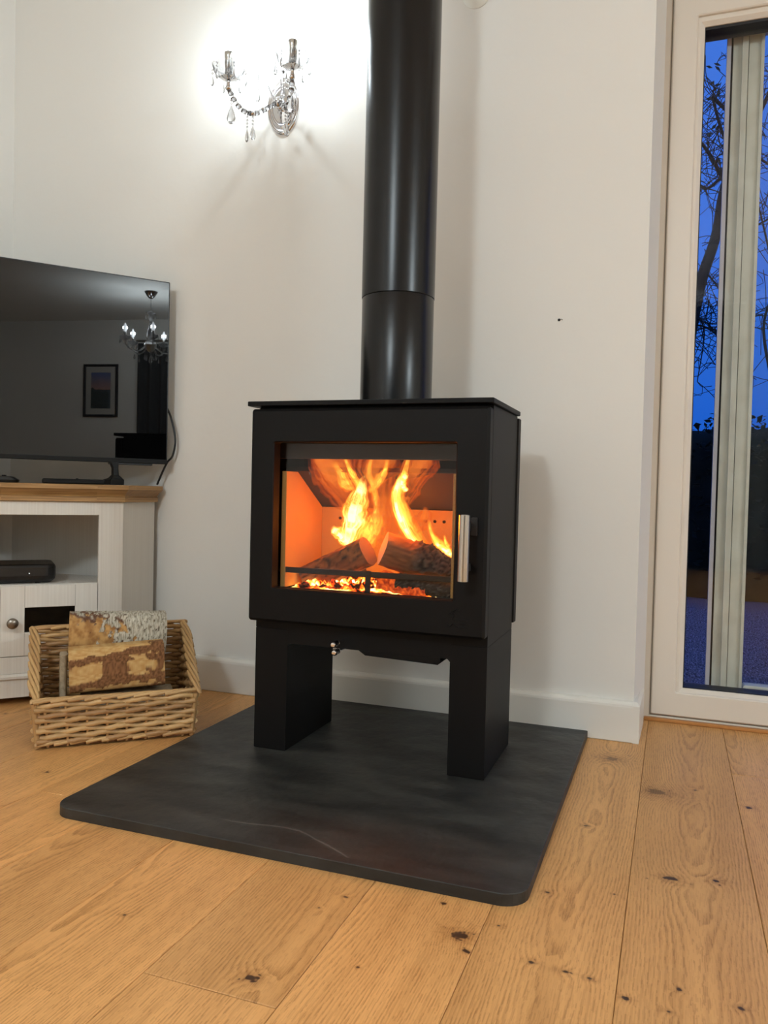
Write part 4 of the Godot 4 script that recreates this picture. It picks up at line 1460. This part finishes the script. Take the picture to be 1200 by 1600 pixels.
func build_basket() -> void:
	var t := thing("log_basket", "wicker log basket with a low front standing on the floor beside the hearth", "basket", Vector3(-0.5705, 0.0, 0.543), deg_to_rad(41.5))
	var wr := RandomNumberGenerator.new()
	wr.seed = 8
	# corners: base and rim, front (z about 0) and back
	var bfl := Vector3(-0.176, 0.004, -0.006)
	var bfr := Vector3(0.176, 0.004, -0.006)
	var bbl := Vector3(-0.170, 0.004, -0.225)
	var bbr := Vector3(0.170, 0.004, -0.225)
	var tfl := Vector3(-0.186, 0.110, 0.002)
	var tfr := Vector3(0.183, 0.110, 0.002)
	var tbl := Vector3(-0.193, 0.236, -0.262)
	var tbr := Vector3(0.190, 0.238, -0.262)
	var faces := [[bfl, bfr, tfl, tfr, 8, 1.0, 8], [bbl, bbr, tbl, tbr, 21, 1.0, 7], [bfl, bbl, tfl, tbl, 21, 0.0, 5], [bfr, bbr, tfr, tbr, 21, 0.0, 5]]
	for q in faces:
		var bl: Vector3 = q[0]
		var br: Vector3 = q[1]
		var tl: Vector3 = q[2]
		var tr: Vector3 = q[3]
		var top := maxf(tl.y, tr.y)
		var rows: int = q[4]
		var stakes: int = q[6]
		var nrm := (br - bl).cross(tr - br).normalized()
		var n_pts := stakes * 9
		for row in rows:
			var y := 0.016 + (top - 0.022) * row / (rows - 1)
			var pts := []
			var slant := 0.0034 if rows == 8 else 0.0016
			for i in n_pts + 1:
				var u := float(i) / n_pts
				var ytop := lerpf(tl.y, tr.y, u) - 0.004
				if y > ytop:
					continue
				var v := y / lerpf(tl.y, tr.y, u)
				var ph := u * stakes * PI + (row % 2) * PI
				var p := bl.lerp(br, u).lerp(tl.lerp(tr, u), v)
				p.y = y + slant * sin(ph + 0.9) + 0.0007 * wr.randf_range(-1, 1)
				p += nrm * 0.0058 * cos(ph)
				pts.append(p)
			if pts.size() < 4:
				continue
			var s := S()
			willow_rod(s, pts, 0.0068 if rows == 8 else 0.0064, wr.randf())
			part(t, "wicker_strand", s, M.willow)
		var s2 := S()
		for i in stakes + 1:
			var u := clampf((i + 0.5) / stakes, 0.0, 1.0) if i < stakes else 1.0
			willow_rod(s2, [bl.lerp(br, u), bl.lerp(br, u).lerp(tl.lerp(tr, u), 0.5), tl.lerp(tr, u) - Vector3(0, 0.004, 0)], 0.0036, 0.2)
		part(t, "stakes", s2, M.willow).set_meta("kind", "stuff")
	# rims: bundles of rods laid slantwise along every top edge, and a plaited foot
	for e in [[tfl, tfr, 1.0], [tbl, tbr, 1.0], [tfl, tbl, 1.4], [tfr, tbr, 1.4], [bfl, bfr, 0.7], [bbl, bbr, 0.7], [bfl, bbl, 0.7], [bfr, bbr, 0.7]]:
		var a: Vector3 = e[0]
		var b: Vector3 = e[1]
		var d := (b - a).normalized()
		var up := Vector3.UP
		var side := d.cross(up).normalized()
		var nn := side.cross(d).normalized()
		var wide: float = 0.0075 * e[2]
		var count := int(a.distance_to(b) / 0.05) + 3
		var s := S()
		var lift := 0.003 if e[2] > 0.8 else 0.006
		for k in count:
			# each rod starts outside, crosses over and dives inside
			var f0 := float(k - 1) / count
			var f1 := float(k + 2.2) / count
			var pts := []
			for i in 9:
				var g := float(i) / 8
				var f := clampf(lerpf(f0, f1, g), -0.01, 1.01)
				pts.append(a.lerp(b, f) + side * wide * cos(g * PI) + nn * (lift + 0.0055 * sin(g * PI)))
			willow_rod(s, pts, 0.0046, wr.randf_range(0.3, 1.0))
		part(t, "plaited_rim" if e[2] > 0.8 else "plaited_foot", s, M.willow)
	for c in [[bfl, tfl], [bfr, tfr], [bbl, tbl], [bbr, tbr]]:
		var s := S()
		willow_rod(s, [c[0], c[0].lerp(c[1], 0.5), c[1]], 0.0065, 0.4)
		part(t, "corner_post", s, M.willow)
	var s3 := S()
	box(s3, Vector3(-0.168, 0.003, -0.222), Vector3(0.168, 0.009, -0.008))
	s3.generate_normals()
	put(t, "base_board", s3.commit(), mat(Color(0.45, 0.30, 0.17), 0.8))
	# split logs standing in it
	var nb := FastNoiseLite.new()
	nb.seed = 33
	nb.frequency = 1.0
	nb.fractal_octaves = 4
	var front := func(u: float, a: float, p: Vector3) -> Array:
		var v := p.y / 0.108 + 0.5
		var w := nb.get_noise_2d(u * 5.0, v * 4.0) * 0.16
		var f := nb.get_noise_2d(u * 26.0, v * 13.0)
		var dark := 0.0
		dark = maxf(dark, 1.0 - smoothstep(0.10, 0.15, absf(u - 0.47 - 0.10 * (v - 0.5) + w)) if v > 0.22 and v < 0.80 else 0.0)
		dark = maxf(dark, 1.0 - smoothstep(0.07, 0.11, absf(v - (0.14 + 0.10 * smoothstep(0.0, 0.5, u)) + w * 0.6)))
		dark = maxf(dark, 1.0 - smoothstep(0.06, 0.09, absf(v - (0.66 + 0.26 * u) + w * 0.5)))
		dark = maxf(dark, 1.0 - smoothstep(0.05, 0.09, absf(u - 0.94 + w * 0.8)))
		dark = clampf(dark + f * 0.5 - 0.05, 0.0, 1.0)
		var pale := Color(0.62, 0.40, 0.17).lerp(Color(0.50, 0.27, 0.09), clampf(0.5 + nb.get_noise_2d(u * 8.0, v * 40.0) * 1.4, 0.0, 1.0))
		var brown := Color(0.13, 0.055, 0.022).lerp(Color(0.27, 0.125, 0.052), clampf(0.5 + f * 1.5, 0.0, 1.0))
		dark = smoothstep(0.30, 0.62, dark)
		if cos(a) < 0.1:
			dark = 0.0
		return [pale.lerp(brown, dark), 0.0016 * dark + 0.0004 * f]
	var birch := func(u: float, a: float, p: Vector3) -> Array:
		var v := fposmod(a + 1.0, TAU) / TAU
		var f := nb.get_noise_2d(u * 24.0, v * 24.0)
		var coarse := nb.get_noise_2d(u * 7.0 + 4.0, v * 9.0)
		# bark over the crown and the right half, torn off at the lower left
		var edge := sin(a) - (0.78 - 1.6 * smoothstep(0.36, 0.56, u + 0.5 * coarse) + 0.45 * coarse)
		var on := smoothstep(-0.02, 0.04, edge)
		var rim := on * (1.0 - smoothstep(0.06, 0.34, edge)) * (1.0 - smoothstep(0.55, 0.65, u))
		var white := Color(0.58, 0.53, 0.43).lerp(Color(0.25, 0.21, 0.15), clampf(0.25 + 1.6 * nb.get_noise_2d(u * 55.0, v * 14.0), 0.0, 1.0))
		white = white.lerp(Color(0.12, 0.09, 0.06), smoothstep(0.28, 0.45, f))
		var wood := Color(0.55, 0.32, 0.12).lerp(Color(0.33, 0.16, 0.055), clampf(0.5 + 1.5 * nb.get_noise_2d(u * 9.0, v * 12.0), 0.0, 1.0))
		var c := wood.lerp(white, on).lerp(Color(0.13, 0.055, 0.03), rim)
		return [c, 0.004 * on + 0.002 * f * on + 0.001 * coarse]
	var grey := func(u: float, a: float, p: Vector3) -> Array:
		var f := nb.get_noise_2d(u * 12.0, a * 7.0)
		return [Color(0.40, 0.32, 0.22).lerp(Color(0.22, 0.17, 0.11), clampf(0.4 + f, 0.0, 1.0)), 0.002 * f]
	var bt := t.transform
	var g := "split logs in the wicker basket"
	var l := thing("split_log", "front log in the basket, flat face mottled with brown and cream bark", "log", bt * Vector3(0.001, 0.171, -0.082), deg_to_rad(41.5), g)
	put(l, "log_wood", log_mesh(0.222, 0.054, 0.046, 6.0, front, 130, 110, Color(0.55, 0.38, 0.19)), M.vertex)
	l.rotation.x = deg_to_rad(-5)
	l.rotation.z = deg_to_rad(2.4)
	l = thing("split_log", "rear log in the basket with peeling white birch bark over orange wood", "log", bt * Vector3(0.008, 0.232, -0.188), deg_to_rad(41.5), g)
	put(l, "log_wood", log_mesh(0.238, 0.054, 0.050, 2.6, birch, 130, 120, Color(0.50, 0.34, 0.18)), M.vertex)
	l.rotation.z = deg_to_rad(-1.5)
	l = thing("split_log", "narrow greyish stick standing on end left of the mottled front log", "log", bt * Vector3(-0.1225, 0.112, -0.085), deg_to_rad(41.5), g)
	put(l, "log_wood", log_mesh(0.19, 0.0085, 0.028, 4.0, grey, 50, 40, Color(0.42, 0.34, 0.24)), M.vertex)
	l.rotation.z = deg_to_rad(90)
	l = thing("split_log", "log lying flat at the bottom of the basket under the others", "log", bt * Vector3(0.028, 0.0585, -0.115), deg_to_rad(41.5), g)
	put(l, "log_wood", log_mesh(0.22, 0.046, 0.052, 3.0, grey, 40, 36, Color(0.42, 0.34, 0.24)), M.vertex)


# ---------------------------------------------------------------- crystal lamps

func drop_shape(long: float, wide: float) -> SurfaceTool:
	var s := S()
	var prof := [Vector2(0, -long), Vector2(wide * 0.45, -long * 0.96), Vector2(wide * 0.9, -long * 0.80), Vector2(wide, -long * 0.66), Vector2(wide * 0.72, -long * 0.40), Vector2(wide * 0.34, -long * 0.16), Vector2(wide * 0.16, -long * 0.03), Vector2(0, 0)]
	# facetted: few sides, flat
	for k in prof.size() - 1:
		var p: Vector2 = prof[k]
		var q: Vector2 = prof[k + 1]
		for i in 8:
			var a := TAU * i / 8
			var b := TAU * (i + 1) / 8
			var pa := Vector3(p.x * cos(a), p.y, -p.x * sin(a) * 0.55)
			var pb := Vector3(p.x * cos(b), p.y, -p.x * sin(b) * 0.55)
			var qa := Vector3(q.x * cos(a), q.y, -q.x * sin(a) * 0.55)
			var qb := Vector3(q.x * cos(b), q.y, -q.x * sin(b) * 0.55)
			if p.x > 0:
				tri(s, pa, pb, qb)
			if q.x > 0:
				tri(s, pa, qb, qa)
	s.generate_normals()
	return s


var drop_meshes := {}
func pendant(parent: Node3D, at: Vector3, beads: int, long: float, wide: float, turn := 0.0) -> void:
	var key := "%d %.4f %.4f" % [beads, long, wide]
	if not drop_meshes.has(key):
		var s := S()
		var y := 0.0
		for i in beads:
			var r := 0.0042
			for k in 8:
				var a := TAU * k / 8
				var b := TAU * (k + 1) / 8
				var pa := Vector3(r * cos(a), y - r, r * sin(a) * 0.7)
				var pb := Vector3(r * cos(b), y - r, r * sin(b) * 0.7)
				tri(s, Vector3(0, y, 0), pb, pa)
				tri(s, Vector3(0, y - 2 * r, 0), pa, pb)
			y -= 2 * r + 0.001
		var d := drop_shape(long, wide)
		s.generate_normals()
		var m := s.commit()
		var st := SurfaceTool.new()
		st.begin(Mesh.PRIMITIVE_TRIANGLES)
		st.append_from(m, 0, Transform3D())
		st.append_from(d.commit(), 0, Transform3D(Basis(), Vector3(0, y, 0)))
		drop_meshes[key] = st.commit()
	var o := put(parent, "crystal_drop", drop_meshes[key], M.crystal)
	o.position = at
	o.rotation.y = turn


# candle arm's end: fluted cup, glass dish hung with drops, chromed sleeve, candle bulb with its light
func candle_end(t: Node3D, at: Vector3, energy: float, drops: int, small := 1.0) -> void:
	var s := S()
	lathe(s, [Vector2(0.0, -0.022), Vector2(0.006, -0.022), Vector2(0.0075, -0.014), Vector2(0.0055, -0.004), Vector2(0.0065, 0.0)], 20, Transform3D(Basis(), at))
	part(t, "candle_cup", s, M.chrome)
	s = S()
	var n := 36
	for i in n:
		var a := TAU * i / n
		var b := TAU * (i + 1) / n
		var ra := 0.0225 + 0.0022 * (i % 2)
		var rb := 0.0225 + 0.0022 * ((i + 1) % 2)
		var ya := 0.008 + 0.0016 * (i % 2)
		var yb := 0.008 + 0.0016 * ((i + 1) % 2)
		var pa := at + Vector3(cos(a) * ra, ya, -sin(a) * ra)
		var pb := at + Vector3(cos(b) * rb, yb, -sin(b) * rb)
		tri(s, at + Vector3(0, 0.0, 0), pa, pb)
		tri(s, at + Vector3(0, 0.004, 0), pb + Vector3.UP * 0.001, pa + Vector3.UP * 0.001)
		quad(s, pb, pb + Vector3.UP * 0.001, pa + Vector3.UP * 0.001, pa)
	part(t, "fluted_disc", s, M.chrome)
	# dish with a scalloped edge
	s = S()
	var m := 48
	s.set_smooth_group(1)
	var prof := [Vector2(0.012, 0.0135), Vector2(0.027, 0.0145), Vector2(0.039, 0.021), Vector2(0.045, 0.033), Vector2(0.046, 0.041)]
	for side in 2:
		for k in prof.size() - 1:
			for i in m:
				var f := []
				for q in [[k, i], [k, i + 1], [k + 1, i + 1], [k + 1, i]]:
					var w: Vector2 = prof[q[0]]
					var a: float = TAU * q[1] / m
					var r := w.x * (1.0 + 0.05 * cos(a * 8) * float(q[0]) / 4.0) - 0.0018 * side
					f.append(at + Vector3(cos(a) * r, w.y + 0.0018 * side + 0.003 * cos(a * 8) * float(q[0]) / 4.0, -sin(a) * r))
				if side == 0:
					quad(s, f[0], f[1], f[2], f[3])
				else:
					quad(s, f[3], f[2], f[1], f[0])
	part(t, "glass_dish", s, M.crystal)
	s = S()
	lathe(s, [Vector2(0.0095, 0.004), Vector2(0.0105, 0.006), Vector2(0.0105, 0.060), Vector2(0.0120, 0.063), Vector2(0.0135, 0.076), Vector2(0.0125, 0.080), Vector2(0.0, 0.080)], 24, Transform3D(Basis(), at))
	part(t, "candle_sleeve", s, M.steel)
	s = S()
	lathe(s, [Vector2(0.007, 0.080), Vector2(0.012, 0.086), Vector2(0.0165, 0.098), Vector2(0.0175, 0.110), Vector2(0.014, 0.130), Vector2(0.008, 0.148), Vector2(0.003, 0.160), Vector2(0.0, 0.163)], 24, Transform3D(Basis(), at))
	part(t, "bulb", s, M.bulb)
	omni(t, at + Vector3(0, 0.115, 0), energy, Color(0.905, 0.966, 0.995), 0.02)
	for i in drops:
		var a := TAU * (i + 0.3) / drops
		pendant(t, at + Vector3(cos(a) * 0.0465, 0.036, -sin(a) * 0.0465), 2, 0.030 * small, 0.0055, a)


func build_sconce(energy: float) -> void:
	var t := thing("wall_sconce", "two-armed chrome and crystal wall light, lit, high left of the flue", "wall light", Vector3(-0.441, 1.737, 0.0))
	var s := S()
	# oval domed backplate with stepped rims
	var xf := Transform3D(Basis(Vector3(0.052, 0, 0), Vector3(0, 0, 1), Vector3(0, -0.083, 0)), Vector3.ZERO)
	lathe(s, [Vector2(1.0, 0.0), Vector2(1.0, 0.003), Vector2(0.985, 0.0065), Vector2(0.93, 0.009), Vector2(0.87, 0.0085), Vector2(0.82, 0.006), Vector2(0.79, 0.0065), Vector2(0.75, 0.010), Vector2(0.68, 0.0105), Vector2(0.64, 0.008), Vector2(0.58, 0.0095), Vector2(0.40, 0.014), Vector2(0.20, 0.0165), Vector2(0.0, 0.017)], 64, xf)
	part(t, "backplate", s, M.chrome, "oval chrome backplate")
	s = S()
	ball(s, Vector3(0, -0.002, 0.030), 0.017, 20)
	rod(s, Vector3(0, -0.002, 0.012), Vector3(0, -0.002, 0.03), 0.008)
	part(t, "boss", s, M.chrome)
	for e in [-1.0, 1.0]:
		var path := curve([Vector3(0.004 * e, -0.004, 0.036), Vector3(0.022 * e, -0.022, 0.052), Vector3(0.048 * e, -0.050, 0.084), Vector3(0.072 * e, -0.050, 0.110), Vector3(0.091 * e, -0.024, 0.133), Vector3(0.099 * e, 0.0, 0.145)], 10)
		s = S()
		tube(s, path, 0.0065, 10)
		part(t, "arm", s, M.crystal, "curved glass arm")
		s = S()
		for i in range(4, path.size() - 4, 5):
			ball(s, path[i] + Vector3(0, 0.001, 0), 0.0088, 8, 0.7)
		part(t, "arm_beads", s, M.crystal)
		s = S()
		for i in [0, 22, path.size() - 1]:
			ball(s, path[i], 0.0095, 16, 0.8)
		part(t, "arm_collar", s, M.chrome)
		candle_end(t, Vector3(0.099 * e, 0.018, 0.145), energy, 6)
		pendant(t, Vector3(0.094 * e, -0.026, 0.137), 2, 0.052, 0.0125, 0.3)
		pendant(t, Vector3(0.052 * e, -0.058, 0.088), 3, 0.040, 0.0085, 0.9)
		pendant(t, Vector3(0.064 * e, -0.060, 0.100), 4, 0.038, 0.0075, -0.4)
	# upright hooked glass spray on the left and right of the plate, each with a hanging drop
	for e in [-1.0, 1.0]:
		var hook := curve([Vector3(0.006 * e, 0.0, 0.034), Vector3(0.016 * e, 0.020, 0.046), Vector3(0.022 * e, 0.046, 0.062), Vector3(0.030 * e, 0.058, 0.076), Vector3(0.040 * e, 0.054, 0.084)], 8)
		s = S()
		tube(s, hook, 0.0042, 8)
		part(t, "glass_hook", s, M.crystal)
		pendant(t, Vector3(0.040 * e, 0.052, 0.084), 4, 0.034, 0.007, 0.2)


func build_chandelier(energy: float) -> void:
	var t := thing("chandelier", "crystal chandelier with five lit candle bulbs, mirrored in the television screen", "chandelier", Vector3(3.88, 2.40, 2.37))
	var s := S()
	lathe(s, [Vector2(0.0, -0.065), Vector2(0.018, -0.062), Vector2(0.035, -0.045), Vector2(0.055, -0.012), Vector2(0.060, -0.004), Vector2(0.060, -0.0006)], 32)
	part(t, "ceiling_rose", s, M.chrome)
	s = S()
	rod(s, Vector3(0, -0.18, 0), Vector3(0, -0.06, 0), 0.004)
	part(t, "rod", s, M.chrome)
	s = S()
	lathe(s, [Vector2(0, -0.46), Vector2(0.022, -0.455), Vector2(0.042, -0.42), Vector2(0.040, -0.38), Vector2(0.020, -0.32), Vector2(0.012, -0.27), Vector2(0.026, -0.235), Vector2(0.018, -0.21), Vector2(0.045, -0.195), Vector2(0.010, -0.18), Vector2(0, -0.178)], 24)
	part(t, "glass_column", s, M.crystal)
	s = S()
	lathe(s, [Vector2(0, -0.56), Vector2(0.02, -0.55), Vector2(0.05, -0.52), Vector2(0.06, -0.49), Vector2(0.045, -0.465), Vector2(0, -0.46)], 24)
	part(t, "hub", s, M.chrome)
	for k in 5:
		var a := TAU * k / 5 + 2.6
		var d := Vector3(cos(a), 0, -sin(a))
		s = S()
		tube(s, curve([d * 0.04 + Vector3(0, -0.50, 0), d * 0.11 + Vector3(0, -0.555, 0), d * 0.19 + Vector3(0, -0.55, 0), d * 0.24 + Vector3(0, -0.50, 0)], 8), 0.007, 8)
		part(t, "arm", s, M.crystal)
		candle_end(t, d * 0.24 + Vector3(0, -0.48, 0), energy, 6, 1.4)
		pendant(t, d * 0.15 + Vector3(0, -0.56, 0), 3, 0.05, 0.011, a)
		pendant(t, d * 0.045 + Vector3(0, -0.20, 0), 2, 0.035, 0.008, a)
		pendant(t, d * 0.05 + Vector3(0, -0.54, 0), 4, 0.055, 0.012, a)
	pendant(t, Vector3(0, -0.56, 0), 3, 0.075, 0.02)


func build_pendant(energy: float) -> void:
	# hangs behind the camera; its soft light draws the broad sheen down the flue
	var t := thing("pendant_lamp", "white globe lamp hanging from the ceiling behind the viewer, mirrored softly in the flue", "pendant lamp", Vector3(-0.05, 2.40, 3.4))
	var s := S()
	lathe(s, [Vector2(0, -0.03), Vector2(0.05, -0.028), Vector2(0.055, -0.02), Vector2(0.055, -0.0006)], 32)
	part(t, "ceiling_rose", s, M.steel)
	s = S()
	rod(s, Vector3(0, -0.10, 0), Vector3(0, -0.028, 0), 0.006)
	part(t, "stem", s, M.steel)
	s = S()
	ball(s, Vector3(0, -0.26, 0), 0.165, 32)
	part(t, "globe_bulb", s, M.globe)
	omni(t, Vector3(0, -0.26, 0), energy, Color(0.905, 0.966, 0.995), 0.155)


func build_far_side() -> void:
	# what the television screen mirrors from the wall opposite
	var t := thing("framed_picture", "dark-framed seascape print on the wall opposite, mirrored in the television", "picture", Vector3(5.05, 1.35, 3.50), -PI / 2)
	var s := S()
	ring_prism(s, rrect(-0.20, 0.0, 0.20, 0.57), rrect(-0.175, 0.025, 0.175, 0.545), 0.022, 0.002, 0.004, Transform3D(Basis(), Vector3(0, 0, 0.001)))
	part(t, "frame", s, mat(Color(0.13, 0.12, 0.12), 0.5))
	s = S()
	box(s, Vector3(-0.177, 0.023, 0.002), Vector3(0.177, 0.547, 0.008))
	part(t, "mount_board", s, mat(Color(0.75, 0.73, 0.70), 0.8))
	s = S()
	for q in [0, 1, 2, 0, 2, 3]:
		var v: Vector3 = [Vector3(-0.115, 0.09, 0.009), Vector3(0.115, 0.09, 0.009), Vector3(0.115, 0.48, 0.009), Vector3(-0.115, 0.48, 0.009)][[0, 3, 2, 1][q]]
		s.set_uv(Vector2((v.x + 0.115) / 0.23, (0.48 - v.y) / 0.39))
		s.add_vertex(v)
	var im := Image.create(64, 110, false, Image.FORMAT_RGB8)
	for y in 110:
		for x in 64:
			var c := Color(0.36, 0.42, 0.62).lerp(Color(0.72, 0.55, 0.50), y / 50.0) if y < 52 else Color(0.30, 0.34, 0.37)
			if y > 62 - x * 0.22 + 4.0 * sin(x * 0.3) and x > 6:
				c = Color(0.22, 0.26, 0.26)
			im.set_pixel(x, y, c)
	var pm := mat(Color.WHITE, 0.4)
	pm.albedo_texture = ImageTexture.create_from_image(im)
	part(t, "print", s, pm)
	hang_curtain("dark grey curtain hanging at the wall opposite, mirrored in the television edge", Vector3(4.98, 0.03, 2.72), -PI / 2, 0.64, 2.1, Color(0.20, 0.20, 0.20))
	hang_curtain("long charcoal curtain on the near wall, mirrored dark in the door glass", Vector3(0.62, 0.03, 4.66), PI, 1.10, 2.22, Color(0.10, 0.10, 0.11))
	hang_curtain("long grey-green curtain on the near wall, mirrored at the right of the door glass", Vector3(1.77, 0.03, 4.66), PI, 1.04, 2.22, Color(0.50, 0.53, 0.52))


func hang_curtain(label: String, at: Vector3, turn: float, wide: float, high: float, color: Color) -> void:
	var t := thing("curtain", label, "curtain", at, turn)
	var s := S()
	s.set_smooth_group(1)
	var n := int(wide * 90)
	for i in n:
		var f := []
		for q in [0, 1]:
			var x: float = -wide / 2 + wide * (i + q) / n
			f.append(Vector3(x, 0, 0.03 * sin(x * 48.0)))
		quad(s, f[0], f[1], f[1] + Vector3.UP * high, f[0] + Vector3.UP * high)
		var o := Vector3(0, 0, -0.004)
		quad(s, f[1] + o, f[0] + o, f[0] + Vector3.UP * high + o, f[1] + Vector3.UP * high + o)
	part(t, "cloth", s, mat(color, 0.9))
	s = S()
	rod(s, Vector3(-wide / 2 - 0.02, high + 0.03, 0), Vector3(wide / 2 + 0.02, high + 0.03, 0), 0.012)
	part(t, "curtain_pole", s, M.steel)
